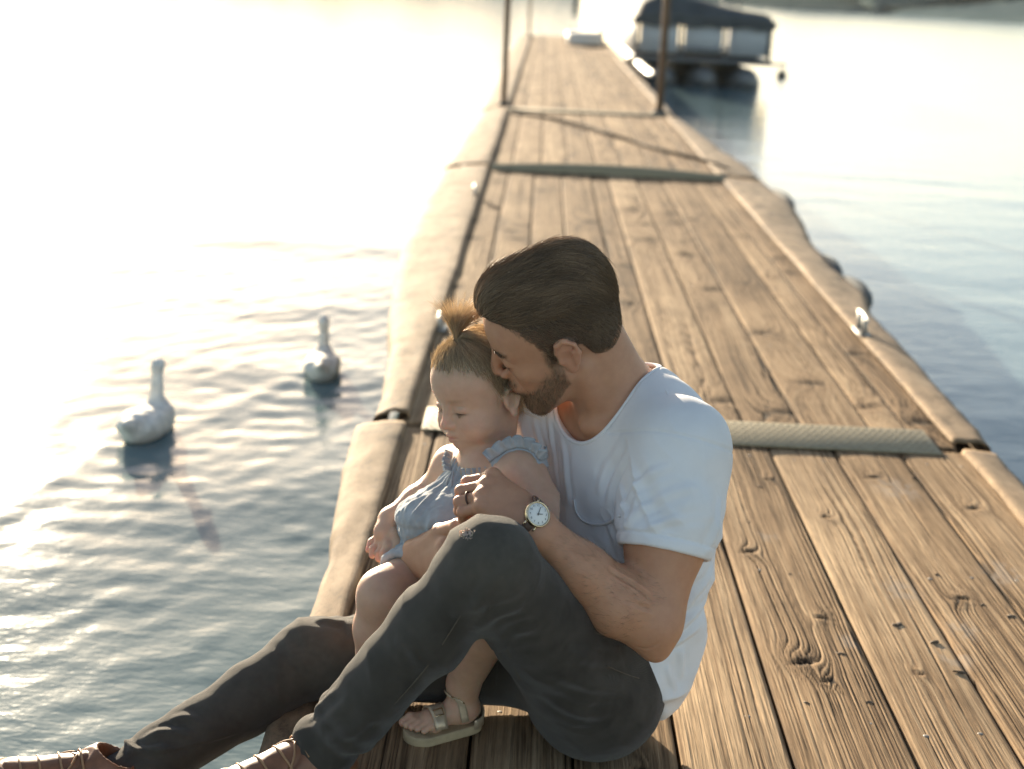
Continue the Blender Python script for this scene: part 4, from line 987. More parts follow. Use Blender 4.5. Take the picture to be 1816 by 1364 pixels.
for a_, k_, rr in ((anL, knL, .046), (anR, knR, .044)):
    ax_ = unit(a_-k_)
    def endcut(x, y, z, c_=a_+ax_*.034, ax_=ax_):
        px, py, pz = x-c_[0], y-c_[1], z-c_[2]; t = px*ax_[0]+py*ax_[1]+pz*ax_[2]
        r_ = np.sqrt(np.maximum(px*px+py*py+pz*pz-t*t, 0)); return np.maximum(-t, r_-.075)
    fj.sub_fn(endcut, .003, a_-.15, a_+.15); fj.sub(cone(a_+ax_*.0, a_+ax_*.08, rr-.009, rr-.008), .003)
jv, jf = fj.mesh(); jn = vnormals(jv, jf)
def near(p, r): return np.exp(-(np.linalg.norm(jv-p, axis=1)/r)**2)
def along(a, b): d_ = unit(b-a); return (jv-a)@d_, np.linalg.norm(b-a)
fade = np.zeros(len(jv)); disp = .0010*fbm(jv*22, 3)
for k_, a_, h_ in ((knL, anL, hipL), (knR, anR, hipR)):
    t, L = along(k_, a_); onl = sm(t, .02, .08)*(np.linalg.norm(jv-k_-np.outer(t, unit(a_-k_)), axis=1) < .10)
    bunch = onl*sm(t/L, .62, .95); disp += bunch*.010*rdg(vnoise(np.stack([t*34, jv[:, 1]*6, jv[:, 2]*6], -1))); disp += onl*.0038*rdg(vnoise(np.stack([t*12, jv[:, 0]*14, jv[:, 1]*14], -1)))
    t2, L2 = along(h_, k_); bk = near(k_, .10); disp += bk*.004*rdg(vnoise(np.stack([t*26+t2*10, t2*20, jv[:, 1]*8], -1)))
    fade = np.maximum(fade, .55*near(k_+V3(0, -.03, .02), .07)); fade = np.maximum(fade, .25*onl*sm(jn[:, 1]*-.6+jn[:, 2]*.5, .3, .9))
hp = np.exp(-(np.linalg.norm(jv-(hipL+(knL-hipL)*.12+V3(0, -.03, .06)), axis=1)/.11)**2); disp += hp*.009*rdg(vnoise(np.stack([(jv[:, 0]+jv[:, 2])*22, (jv[:, 2]-jv[:, 0])*9, jv[:, 1]*9], -1)))
disp[jv[:, 2] < .012] *= .1
disp += .6*folds(fj, jv, [([(560, 1098), (585, 1092), (612, 1105)], .007, .008), ([(600, 1088), (618, 1100), (632, 1130)], .007, .008), ([(500, 1130), (520, 1160), (560, 1200)], .005, .009), ([(250, 1318), (290, 1300), (345, 1305)], .008, .008), ([(225, 1335), (270, 1330), (330, 1345)], .008, .008), ([(300, 1280), (335, 1275), (380, 1300)], .006, .008), ([(440, 1200), (470, 1230), (520, 1250)], .004, .009),
    ([(840, 1120), (880, 1085), (930, 1070)], .006, .009), ([(850, 1140), (905, 1115), (960, 1110)], .006, .009), ([(840, 1110), (850, 1060), (880, 1010)], .005, .009), ([(800, 1090), (830, 1075), (860, 1060)], .004, .008), ([(1000, 1150), (1050, 1170), (1110, 1175)], .006, .009), ([(985, 1190), (1040, 1215), (1105, 1215)], .006, .01), ([(960, 1230), (1010, 1260), (1090, 1265)], .005, .01),
    ([(560, 1290), (600, 1262), (625, 1240)], .006, .008), ([(575, 1320), (620, 1300), (660, 1270)], .006, .008), ([(545, 1275), (570, 1250), (600, 1225)], .006, .007), ([(700, 1130), (730, 1150), (750, 1190)], .004, .01)])
jv = jv+jn*disp[:, None]
jeans = mesh_np('jeans', jv, jf, M['jeans'], man); attr(jeans, 'fade', np.clip(fade*(.75+.2*vnoise(jv*160)), 0, .8))
for nm, pl in (('outer_seam', [(880, 1000), (876, 1040), (868, 1080)]), ('pocket_stitch', [(1075, 1180), (1095, 1190), (1115, 1198), (1132, 1203)]), ('yoke_stitch', [(985, 1270), (1030, 1254), (1080, 1262), (1120, 1258), (1145, 1245)]), ('thigh_seam', [(900, 1150), (912, 1180), (930, 1220), (955, 1258)]), ('shin_seam', [(824, 1080), (792, 1130), (760, 1180), (716, 1230), (660, 1290)])):
    c_ = surf_line(fj, pl, .0012, 16)
    if c_ is not None: m_ = MB(); m_.tube(c_, .0009, 5); m_.build(nm, M['stitch'], jeans, True)
# worn hole above the knee: a pale frayed patch of threads
c0 = fj.hit(829, 948)
if c0 is not None:
    g_ = fj.grad(c0[None])[0]; e1 = unit(np.cross(g_, [0, 0, 1])); e2 = np.cross(g_, e1); rr = np.random.RandomState(8)
    pts = []
    for k in range(90):
        a, b = rr.normal(0, .005), rr.normal(0, .0035); d_ = unit(e1*rr.normal(0, 1)+e2*rr.normal(0, 1)); p0 = c0+e1*a+e2*b+g_*.001
        pts.append([p0+d_*L_*.0045*rr.uniform(.5, 1.2)+g_*(.002*math.sin(L_*PI)) for L_ in (0, .33, .66, 1)])
    o = strands('frayed_hole', np.array(pts), np.full(90, .0009), M['skin'], jeans, shade=None); attr(o, 'tint', np.tile([.55, .40, .32], (len(o.data.vertices), 1))); o['kind'] = 'stuff'

# shoes
def shoe(fr, lab):
    R, s = fr.R, 1.; lo = np.minimum(fr.w(-.03, -.07, -.02), fr.w(.31, .07, .17)); hi = np.maximum(fr.w(-.03, -.07, -.02), fr.w(.31, .07, .17)); m0 = np.minimum(lo, fr.w(.3, -.07, -.02)); m1 = np.maximum(hi, fr.w(-.03, .07, .17))
    f_ = Field(m0-.05, m1+.05, .003)
    f_.add(ell(fr.w(.205, 0, .040), [.078, .045, .036], R), .02); f_.add(ell(fr.w(.085, 0, .048), [.085, .038, .048], R), .03); f_.add(cone(fr.w(.075, 0, .085), fr.w(.20, 0, .050), .030, .030), .03)
    f_.add(cone(fr.w(.058, 0, .06), fr.w(.052, 0, .098), .039, .038), .03)
    f_.sub(cone(fr.w(.050, 0, .100), fr.w(.045, 0, .18), .030, .036), .004)
    f_.sub_fn(lambda x, y, z: (x-fr.T[0])*R[2, 0]+(y-fr.T[1])*R[2, 1]+(z-fr.T[2])*R[2, 2]-.02, .003)
    v, q = f_.mesh(); nn = vnormals(v, q); L = fr.loc(v)
    gr = -.0035*np.exp(-((np.sqrt(((L[:, 0]-.155)/1.)**2*.35+(L[:, 1])**2)-.036)/.0022)**2)*(L[:, 2] > .045)*(L[:, 0] < .25)
    v = v+nn*(gr+.0008*fbm(v*40, 2))[:, None]
    up_ = mesh_np('shoe', v, q, M['leather'], man); up_['label'] = lab
    g_ = Field(m0-.05, m1+.05, .003)
    def so(x, y, z):
        px, py, pz = x-fr.T[0], y-fr.T[1], z-fr.T[2]; a, b, c = [R[i, 0]*px+R[i, 1]*py+R[i, 2]*pz for i in range(3)]
        t = np.clip((a-.045)/.18, 0, 1); d2 = np.sqrt((a-.045-t*.18)**2+b*b)-(.038+t*.012); return np.maximum(d2, np.abs(c-.011)-.011)
    g_.add((m0, m1, so), .003); v, q = g_.mesh(); mesh_np('sole', v, q, M['sole'], up_)
    for k in range(4):                           # laces across the instep
        x0 = .105+.027*k; m_ = MB(); zz = .118-.017*k
        pts = [fr.w(x0-.008, -.026, zz-.022), fr.w(x0, -.016, zz-.004), fr.w(x0+.002, 0, zz+.002), fr.w(x0, .016, zz-.004), fr.w(x0-.008, .027, zz-.022)]
        pp = np.array(pts); tt_ = np.linspace(0, 4, 13); pp = np.stack([np.interp(tt_, range(5), pp[:, i]) for i in range(3)], -1); d_ = f_.sample(pp); pp = pp-f_.grad(pp)*(np.clip(d_, -.03, .03)-.0012)[:, None]
        m_.tube(pp, .0019, 6); m_.build('lace', M['lace'], up_, True)
    for sy in (1, -1):
        a0 = np.array([fr.w(.112, .004*sy, .118), fr.w(.118, .022*sy, .105), fr.w(.135, .040*sy, .080), fr.w(.150, .047*sy, .060)]); tt_ = np.linspace(0, 3, 12)
        pp = np.stack([np.interp(tt_, range(4), a0[:, i]) for i in range(3)], -1); pp = pp-f_.grad(pp)*(np.clip(f_.sample(pp), -.03, .03)-.0012)[:, None]; m_ = MB(); m_.tube(pp, .0017, 6); m_.build('lace_end', M['lace'], up_, True)
    m_ = MB(); m_.tube([fr.w(.215+.02*math.cos(a), .037*math.sin(a), .066+.010*math.cos(a)) for a in np.linspace(-1.4, 1.4, 13)], .0026, 6); m_.build('toe_seam', M['lace'], up_, True)
fL = unit([-.80, -.58, .06]); lL = unit(np.cross([0, 0, 1], fL)); shoe(Fr(anL-fL*.055-V3(0, 0, .088), rows(fL, lL, np.cross(fL, lL))), 'tan leather shoe with laces, resting on the dock edge')
fR_ = unit([-.84, -.40, .33]); lR = unit(np.cross([0, 0, 1], fR_)); uR = np.cross(fR_, lR); shoe(Fr(anR-fR_*.048-uR*.050, rows(fR_, lR, uR)), 'tan leather shoe hanging out over the water')

for a_, k_ in ((anL, knL), (anR, knR)):
    ax_ = unit(a_-k_); m_ = MB(); m_.tube([a_-ax_*.06, a_-ax_*.01, a_+ax_*.03], [.030, .033, .034], 16); m_.build('sock', M['strap'], man, True)
# watch on the left wrist, ring
kd_ = fb.hit(950, 914); wc = wrL+fa*((kd_-wrL)@fa); v1 = unit(kd_-wc); v2 = np.cross(fa, v1)
th = np.linspace(0, 2*PI, 41); ths = np.linspace(.42, 2*PI-.42, 41); ring = np.array([wc+v1*(.0300*math.cos(a))+v2*(.0305*math.sin(a)) for a in ths])
for p_ in range(3):
    d_ = fb.sample(ring); ring = ring-fb.grad(ring)*(np.clip(d_, -.01, .01)-.0016)[:, None]
m_ = MB(); wdt = .0090; nrm_ = fb.grad(ring)
prof = [(-wdt, -.003), (-wdt, .0008), (-wdt*.6, .0018), (wdt*.6, .0018), (wdt, .0008), (wdt, -.003)]
m_.grid(np.stack([ring+fa*a+nrm_*b for a, b in prof], 1)); wst = m_.build('watch', M['strap'], man, True); wst['label'] = 'wristwatch with white dial, gold case and brown leather strap'
wn = unit(v1*.9+unit(CAM-kd_)*.25); ex = unit(np.cross(V3(0, 0, 1), wn)); ey = np.cross(wn, ex); wcen = kd_+wn*.0045
def disc(name, r_, z0, z1, mat, par, n=40, bev=.0008):
    m_ = MB(); m_.tube([wcen+wn*z0, wcen+wn*(z1-bev), wcen+wn*z1], [r_, r_, r_-bev], n); return m_.build(name, mat, par, True)
disc('case', .0192, -.005, .0030, M['gold'], wst); dl_ = disc('dial', .0168, .0028, .0034, M['dial'], wst)
rimm = MB(); rimm.tube([wcen+wn*.0034+(ex*math.cos(a)+ey*math.sin(a))*.0178 for a in th], .0013, 6, cap=False); rimm.build('bezel', M['gold'], wst, True)
up_w = unit(ey*.97+ex*.25); rt_w = np.cross(up_w, wn)
def glyphs(txt, size):
    cu_ = bpy.data.curves.new('t', 'FONT'); cu_.body = txt; cu_.size = size; cu_.align_x = 'CENTER'; cu_.align_y = 'CENTER'; o_ = bpy.data.objects.new('t', cu_); C.objects.link(o_)
    me_ = o_.to_mesh(); vv = np.array([x.co[:] for x in me_.vertices]); ff = [tuple(p_.vertices) for p_ in me_.polygons]; o_.to_mesh_clear(); bpy.data.objects.remove(o_); bpy.data.curves.remove(cu_); return vv, ff
allv, allf = [], []
for hnum in range(1, 13):
    a = PI/2-hnum*PI/6; vv, ff = glyphs(str(hnum), .0046); b0 = sum(len(x) for x in allv)
    allv.append(np.array([wcen+wn*.00375+rt_w*(.0130*math.cos(a)+q[0])+up_w*(.0130*math.sin(a)+q[1]) for q in vv])); allf += [tuple(i+b0 for i in f_) for f_ in ff]
me_ = bpy.data.meshes.new('numerals'); me_.from_pydata(np.concatenate(allv).tolist(), [], allf); me_.materials.append(M['ink']); nu = bpy.data.objects.new('numerals', me_); link(nu, wst)
for nm, ang, L_ in (('hour_hand', 1.0*PI/6+.15, .0075), ('minute_hand', .35, .0115)):
    a = PI/2-ang if nm == 'minute_hand' else PI/2-2.9*PI/6; d_ = rt_w*math.cos(a)+up_w*math.sin(a); m_ = MB(); m_.tube([wcen+wn*.0042-d_*.002, wcen+wn*.0042+d_*L_], [.0006, .0004], 5); m_.build(nm, M['ink'], wst)
for sy in (1, -1):
    for sx_ in (1, -1):
        m_ = MB(); dd = v2-wn*(v2@wn); dd = unit(dd); q_ = np.cross(wn, dd); m_.tube([wcen+dd*sy*.017+q_*sx_*.0085-wn*.001, wcen+dd*sy*.0235+q_*sx_*.0085-wn*.004], .0014, 6); m_.build('lug', M['gold'], wst, True)
m_ = MB(); rc = mcpL[2]+(pipL[2]-mcpL[2])*.60; ra_ = unit(pipL[2]-mcpL[2]); r1 = unit(np.cross(ra_, [0, 0, 1])); r2 = np.cross(ra_, r1)
m_.tube([rc+(r1*math.cos(a)+r2*math.sin(a))*.0114 for a in th], .0016, 8, cap=False); m_.build('finger_ring', M['strap'], man, True)

# ------------------------------------------------------------------ the child
kid = thing('person', 'toddler in a pale blue ruffled romper on the man\'s lap, looking down', 'person', (-.1, 2.2, .19))
_k = 2.235/2.2; HK = Fr(CAM+(V3(-.0735, 2.2, .5549)-CAM)*_k, [[-.7322, -.6436, -.2229], [.6403, -.762, .0971], [-.2323, -.0716, .97]], .951*_k)
knb = P(866, 812, 2.205); ksL, keL, kwL = P(925, 842, 2.135), P(985, 930, 2.06), P(900, 945, 2.045)
ksR, keR, kwR = P(806, 828, 2.265), P(772, 870, 2.285), P(694, 922, 2.235)
kch, khp = P(858, 890, 2.205), P(815, 1005, 2.195)
klat = unit(ksL-ksR); kup = unit(knb-khp); ktf = unit(np.cross(kup, klat)); ktf = ktf if ktf[0] < 0 else -ktf; kup = np.cross(ktf, klat); kup = kup if kup[2] > 0 else -kup; KR = rows(ktf, klat, kup)
kkR, kaR = P(683, 1056, 2.095), P(660, 1215, 2.13); kkL, kaL = P(880, 1075, 2.035), P(822, 1212, 2.115)
fk = Field((-.32, 1.97, .0), (.055, 2.37, .70), .0021); R, s = HK.R, HK.s
E = lambda c, r, k: fk.add(ell(HK.w(*c), np.array(r)*s, R), k)
Cn = lambda a, b, ra, rb, k: fk.add(cone(HK.w(*a), HK.w(*b), ra*s, rb*s), k)
fk.add(ell(kch, [.058, .072, .085], KR), .02); fk.add(ell(khp, [.066, .076, .070], KR), .05)
E((-.012, 0, .042), (.086, .069, .070), .01); E((.030, 0, .040), (.050, .059, .052), .03); E((.030, 0, -.018), (.046, .055, .050), .025)
E((.022, 0, -.038), (.044, .047, .033), .02); E((.061, 0, -.061), (.015, .017, .013), .015)
for y in (1, -1):
    E((.048, .032*y, -.030), (.027, .026, .025), .02); fk.sub(ell(HK.w(.086, .027*y, .008), np.array([.013, .015, .010])*s, R), .012)
    E((.0655, .0265*y, .0055), (.0105, .0145, .0100), .005)
    fk.sub(cone(HK.w(.0765, .016*y, .0005), HK.w(.070, .039*y, .0000), .0012, .0012), .0028); fk.sub(cone(HK.w(.077, .017*y, .0115), HK.w(.070, .037*y, .0125), .0012, .0012), .004)
Cn((.074, 0, .010), (.086, 0, -.015), .0058, .0072, .010); E((.0885, 0, -.0195), (.0078, .0080, .0070), .005)
for y in (1, -1):
    E((.0800, .0095*y, -.0215), (.0070, .0052, .0055), .005); fk.sub(ell(HK.w(.0845, .005*y, -.0272), np.array([.003, .0024, .0024])*s, R), .0018)
E((.067, 0, -.041), (.015, .020, .016), .012)
for y in (1, -1):
    Cn((.0850, .003*y, -.0385), (.0745, .0155*y, -.0432), .0042, .0022, .0035); Cn((.0825, 0, -.0468), (.0745, .0130*y, -.0445), .0044, .0025, .0035)
    fk.sub(cone(HK.w(.0885, 0, -.0425), HK.w(.0755, .0170*y, -.0440), .0011, .0011), .0025)
    E((-.006, .0665*y, .002), (.0145, .0060, .0205), .005)
    hx = [(.005, .067, .009), (.001, .0715, .020), (-.010, .0745, .0245), (-.019, .0755, .017), (-.0205, .0745, .005), (-.015, .072, -.008), (-.008, .070, -.016)]
    for a, b in zip(hx[:-1], hx[1:]): Cn((a[0], a[1]*y, a[2]), (b[0], b[1]*y, b[2]), .0036, .0036, .003)
    E((-.006, .070*y, -.0205), (.0068, .0050, .0078), .004); fk.sub(ell(HK.w(-.006, .077*y, .003), np.array([.0080, .0062, .0115])*s, R), .003); E((.005, .069*y, -.001), (.0035, .0042, .0052), .003)
fk.add(cone(HK.w(-.022, 0, -.035), knb-kup*.02, .036, .040), .022)
for s_ in (ksL, ksR): fk.add(cone(knb-kup*.022, s_, .030, .033), .03)
fk.add(cone(ksL, keL, .036, .031), .025); fk.add(cone(keL, kwL, .030, .021), .012)
fk.add(cone(ksR, keR, .033, .029), .025); fk.add(cone(keR, keR+(kwR-keR)*.4, .028, .0275), .012); fk.add(cone(keR+(kwR-keR)*.4, kwR, .0275, .0195), .012); fk.add(ell(kwR-V3(0, 0, .0), [.0195]*3), .008)
hcen = P(685, 944, 2.215); fk.add(cone(kwR, hcen, .0185, .0175), .012); fk.add(ell(hcen, [.020, .016, .019]), .01)
kf = [[P(672, 952, 2.225), P(659, 962, 2.222), P(654, 975, 2.215)], [P(673, 962, 2.212), P(662, 974, 2.206), P(660, 985, 2.200)], [P(680, 968, 2.200), P(672, 981, 2.194), P(671, 991, 2.190)], [P(688, 968, 2.190), P(681, 980, 2.184), P(679, 989, 2.180)]]
for q in kf: finger(fk, [hcen]+q, .0082, .0058, .006, .0018)
finger(fk, [P(700, 946, 2.20), P(706, 962, 2.19), P(700, 976, 2.185)], .0085, .0060, .007, .002)
hL = P(872, 948, 2.04); fk.add(cone(kwL, hL, .018, .016), .01)
for j in range(4): finger(fk, [hL, hL+V3(-.014, -.004, -.006+.008*j-.012), hL+V3(-.028, -.002, -.014+.008*j-.012)], .0075, .0055, .005, .002)
hR_, hL_ = khp-klat*.035+V3(0, 0, .0), khp+klat*.04
fk.add(cone(hR_, kkR, .056, .043), .03); fk.add(cone(kkR, kkR+(kaR-kkR)*.35, .041, .042), .02); fk.add(cone(kkR+(kaR-kkR)*.35, kaR, .042, .027), .015)
fk.add(cone(hL_, kkL, .054, .042), .03); fk.add(cone(kkL, kkL+(kaL-kkL)*.35, .040, .040), .02); fk.add(cone(kkL+(kaL-kkL)*.35, kaL, .040, .0265), .015)
feet = []
for a_, hd_ in ((kaL, PZ(728, 1302, 0)-PZ(848, 1276, 0)), (kaR, V3(-.6, -.8, 0))):
    f_ = unit([hd_[0], hd_[1], 0]); lf = np.cross([0, 0, 1], f_); T_ = V3(a_[0], a_[1], .004)-f_*.030; fr = Fr(T_, rows(f_, lf, [0, 0, 1])); feet.append(fr); sg = 1 if a_ is kaL else -1
    fk.add(cone(a_, fr.w(.030, 0, .040), .0265, .024), .012); fk.add(ell(fr.w(.024, 0, .034), [.026, .021, .020], fr.R), .012); fk.add(cone(fr.w(.035, 0, .036), fr.w(.090, 0, .028), .021, .017), .015)
    fk.add(cone(fr.w(.085, .012, .025), fr.w(.085, -.012, .025), .014, .013), .012)
    for j in range(5):
        yy = (.0195-.0097*j)*-sg; Lx = [.127, .126, .121, .115, .108][j]; r_ = [.0082, .0064, .0060, .0056, .0052][j]
        finger(fk, [fr.w(.095, yy*.85, .026), fr.w(Lx-.012, yy, .0275), fr.w(Lx, yy*1.02, .0215)], r_*1.05, r_, .006, .0012)
kv, kq = fk.mesh(); kn_ = vnormals(kv, kq); kl = HK.loc(kv); X_, Y_, Z_ = kl.T
tint = np.tile([.58, .375, .265], (len(kv), 1)); inh = np.abs(kl).max(1) < .12
for y in (1, -1):
    mixt(inh*np.exp(-(((X_-.062)/.02)**2+((Y_*y-.036)/.018)**2+((Z_+.028)/.016)**2))*.4, (.58, .28, .20))
    mixt(inh*np.exp(-(((X_-.074)/.02)**2+((Y_*y-.026)/.014)**2+((Z_-.0235-.05*(Y_*y-.026))/.0035)**2))*.45, (.26, .155, .09))
    mixt(inh*np.exp(-(((X_-.072)/.014)**2+((Y_*y-.0275)/.0115)**2+((Z_+.0006)/.0019)**2))*.95, (.08, .045, .028))
mixt(inh*np.exp(-(((X_-.082)/.012)**2+(Y_/.0125)**2+((Z_+.0428)/.0050)**2))*.75, (.50, .215, .165))
mixt(inh*np.exp(-(((X_-.088)/.010)**2+(Y_/.010)**2+((Z_+.020)/.009)**2))*.3, (.58, .29, .21))
_kc = (np.sqrt(((X_-.085)/.075)**2+((Z_+.008)/.080)**2)-1)*.08; _kl = np.where(X_ > -.028, .014-np.clip((X_-.004)/.012, 0, 1)*.020, np.where(X_ > -.04, .014-(-.028-X_)*3, -.022-(-.04-X_)*.55))
_ks = np.minimum(_kc, (Z_-_kl)*.8)+.005*vnoise(kv*160); mixt(inh*sm(_ks, -.012, .012)*.75, (.36, .255, .16))
for q in kf: mixt(np.exp(-(np.linalg.norm(kv-q[-1], axis=1)/.012)**2)*.4, (.60, .30, .22))
mixt(np.exp(-(np.linalg.norm(kv-kkR, axis=1)/.05)**2)*.2, (.58, .31, .23))
kb = mesh_np('body', kv, kq, M['babyskin'], kid); attr(kb, 'tint', tint)
# child hair
fg = Field(HK.T-.13, HK.T+.15, .0026)
fg.add(ell(HK.w(-.013, 0, .0435), np.array([.0868, .0698, .0708])*s, R), .01); fg.add(ell(HK.w(.026, 0, .046), np.array([.0505, .0588, .0505])*s, R), .025)
def lk(x, y, z):
    px, py, pz = x-HK.T[0], y-HK.T[1], z-HK.T[2]; return [(R[i, 0]*px+R[i, 1]*py+R[i, 2]*pz)/s for i in range(3)]
def cutK(x, y, z):
    a, b, c = lk(x, y, z); return (np.sqrt(((a-.085)/.075)**2+(b/.22)**2+((c+.008)/.086)**2)-1)*.06-.010
def cutL(x, y, z):
    a, b, c = lk(x, y, z); return (c-np.where(a > -.028, .014-np.clip((a-.004)/.012, 0, 1)*.020, np.where(a > -.04, .014-(-.028-a)*3, -.022-(-.04-a)*.55)))*.7
fg.sub_fn(cutK, .003); fg.sub_fn(cutL, .003)
gv, gf = fg.mesh(); gn = vnormals(gv, gf); gl = HK.loc(gv); pony = np.array([.030, .0, .108]); pw_ = HK.w(*pony)
ang_ = np.arctan2(gl[:, 1], gl[:, 0]-pony[0]); gv = gv+gn*(.0008*vnoise(np.stack([ang_*9, gl[:, 2]*12, gl[:, 0]*0], -1)))[:, None]
hk = mesh_np('hair', gv, gf, M['babyhair'], kid); attr(hk, 'tone', np.clip(.22+.25*vnoise(np.stack([ang_*12, gl[:, 2]*10, gl[:, 0]*0], -1)), 0, 1))
rg = np.random.RandomState(12); n_ = 8000; _w = inh*sm(_ks, -.006, .012)*(kn_@R[2] > -.6); idx = rg.choice(len(kv), n_, p=_w/_w.sum()); p = kv[idx].copy(); out = [p]; bk_ = (kl[idx][:, 2] < .02) & (kl[idx][:, 0] < -.01); lift = np.abs(rg.normal(0, .0010, n_)); lift[rg.rand(n_) < .05] *= 1.8
K = 7; jit = rg.normal(0, .12, (n_, 3)); L = rg.uniform(.02, .05, n_)
for k in range(K-1):
    d_ = pw_-p; dist = np.linalg.norm(d_, axis=1); d_ = d_/dist[:, None]; dn = np.array([-.6, 0, -1.])@R; d_[bk_] = dn
    d_ = d_+jit; g_ = fk.grad(p); d_ = d_-g_*(d_*g_).sum(1)[:, None]; d_ /= np.linalg.norm(d_, axis=1)[:, None]+1e-9
    st_ = np.minimum(L/(K-1), dist*.9); p = p+d_*st_[:, None]; p = p+g_*(.0008+lift*(k+1)*.8-np.clip(fk.sample(p), -.01, .01))[:, None]*.8; out.append(p)
o = strands('fine_hair', np.stack(out, 1), rg.uniform(.00028, .00055, n_), M['babyhair'], kid, shade=rg.uniform(.1, 1, n_)); o['kind'] = 'stuff'
# ponytail tuft
n_ = 1500; a = rg.uniform(0, 2*PI, n_); rad_ = np.sqrt(rg.rand(n_)); b1, b2 = np.array([1., 0, 0]), unit(np.array([0, 1., .1])); upw = unit(V3(0, .0, 1.)); rtw = RT
spread = np.cos(a)*rad_; sp2 = np.sin(a)*rad_; Lh = rg.uniform(.055, .086, n_); K = 10; pts = []
fall = rg.rand(n_) < .42; loose = rg.normal(0, .0065, (n_, 3))
for k in range(K):
    t = k/(K-1); up_k = np.where(fall, Lh*(1.0*t-1.15*t*t), Lh*(t-.18*t*t)); rt_k = np.where(fall, Lh*(.25*t+.75*t*t)*(.8+.4*rad_), Lh*(.10*t+.62*t*t)*(spread*.95+.30)); dp_k = Lh*.5*t*sp2
    base_ = pw_[None]+(RT*1.)[None]*(.0045*spread*(1-t*.3))[:, None]+V3(0, 1, 0)[None]*(.0045*sp2)[:, None]
    pts.append(base_+UP[None]*up_k[:, None]+RT[None]*(rt_k-.003*(~fall)*t)[:, None]+V3(0, 1, 0)[None]*dp_k[:, None]+rg.normal(0, .0006, (n_, 3))*t+loose*t*t)
o = strands('ponytail', np.stack(pts, 1), rg.uniform(.0003, .0006, n_), M['babyhair'], kid, shade=rg.uniform(.3, 1, n_)); o['kind'] = 'stuff'
m_ = MB(); m_.tube([pw_+UP*.004+(RT*math.cos(q)+FW*math.sin(q))*.0055 for q in np.linspace(0, 2*PI, 21)], .0018, 6, cap=False); m_.build('hair_tie', M['babyhair'], kid, True)
# a few stray curls behind the ear
pts = []
for k in range(26):
    b_ = HK.w(-.03+rg.normal(0, .006), .062+rg.normal(0, .004), -.004+rg.normal(0, .012)); r_ = rg.uniform(.006, .013); ph = rg.uniform(-.6, .6)
    pts.append([b_+RT*(r_*1.6*(1-math.cos(q*2.2+ph*.2)))+UP*(-r_*1.9*q*.6)+V3(0, -1, 0)*(.004*q) for q in np.linspace(0, 1.5, 9)])
o = strands('curls', np.array(pts), np.full(26, .0005), M['babyhair'], kid, shade=rg.uniform(.3, 1, 26)); o['kind'] = 'stuff'
fuzz('eyelashes', sum(inh*np.exp(-(((X_-.073)/.014)**2+((Y_*y-.0275)/.011)**2+((Z_+.001)/.0012)**2)) for y in (1, -1)), 110, .0065, lambda p: (np.array([1, 0, -.6])@HK.R)[None].repeat(len(p), 0), M['hair'], kid, fk, kv, r=.00022, seed=6)

# romper
fd_ = Field((-.27, 2.02, .14), (.06, 2.36, .52), .0021)
fd_.add(ell(kch, [.069, .082, .094], KR), .02); wst_ = P(835, 935, 2.19)
fd_.add(ell(wst_-kup*.005, [.077, .088, .065], KR), .04)
pep = P(808, 925, 2.175); fd_.add(ell(pep+ktf*.010-klat*.012, [.070, .084, .042], KR), .045); fd_.add(ell(pep+ktf*.004-klat*.045-kup*.004, [.060, .045, .034], KR), .035)
fd_.add(ell(khp, [.077, .087, .078], KR), .03)
for h_, k_, in ((hR_, kkR), (hL_, kkL)):
    d_ = unit(k_-h_); L_ = np.linalg.norm(k_-h_); fd_.add(cone(h_, h_+d_*L_*.86, .063, .0555), .025)
for h_, k_ in ((hR_, kkR), (hL_, kkL)):
    d_ = unit(k_-h_); c_ = h_+d_*np.linalg.norm(k_-h_)*.70
    def endcut(x, y, z, c_=c_, ax_=d_):
        px, py, pz = x-c_[0], y-c_[1], z-c_[2]; t = px*ax_[0]+py*ax_[1]+pz*ax_[2]
        r_ = np.sqrt(np.maximum(px*px+py*py+pz*pz-t*t, 0)); return np.maximum(-t, r_-.075)
    fd_.sub_fn(endcut, .003, c_-.12, c_+.12); fd_.sub(cone(c_-d_*.02, c_+d_*.03, .0505, .0495), .003)
fd_.sub(ell(knb+kup*.012+ktf*.006, [.046, .050, .045], KR), .006)
for s_ in (ksL, ksR): fd_.sub(ell(s_+kup*.004, [.046, .047, .056], KR), .006)
dv, df = fd_.mesh(); dn_ = vnormals(dv, df); r_ = dv-kch; a_l, a_f, a_u = r_@klat, r_@ktf, r_@kup; aa = np.arctan2(a_l, a_f)
gath = sm(a_u, -.03, .07); dsp = .0030*gath*np.sin(aa*26+2*vnoise(dv*30))+.0038*(1-gath)*rdg(vnoise(np.stack([aa*5, a_u*16, a_f*8], -1)))+.0022*rdg(vnoise(dv*np.array([40, 40, 26])))+.0012*vnoise(dv*150)
wl = (dv-wst_)@kup; dsp -= .003*np.exp(-((wl+.004)/.006)**2)*(np.abs(a_l) < .1)*(a_u > -.09)
dv = dv+dn_*dsp[:, None]; rom = mesh_np('romper', dv, df, M['dress'], kid)
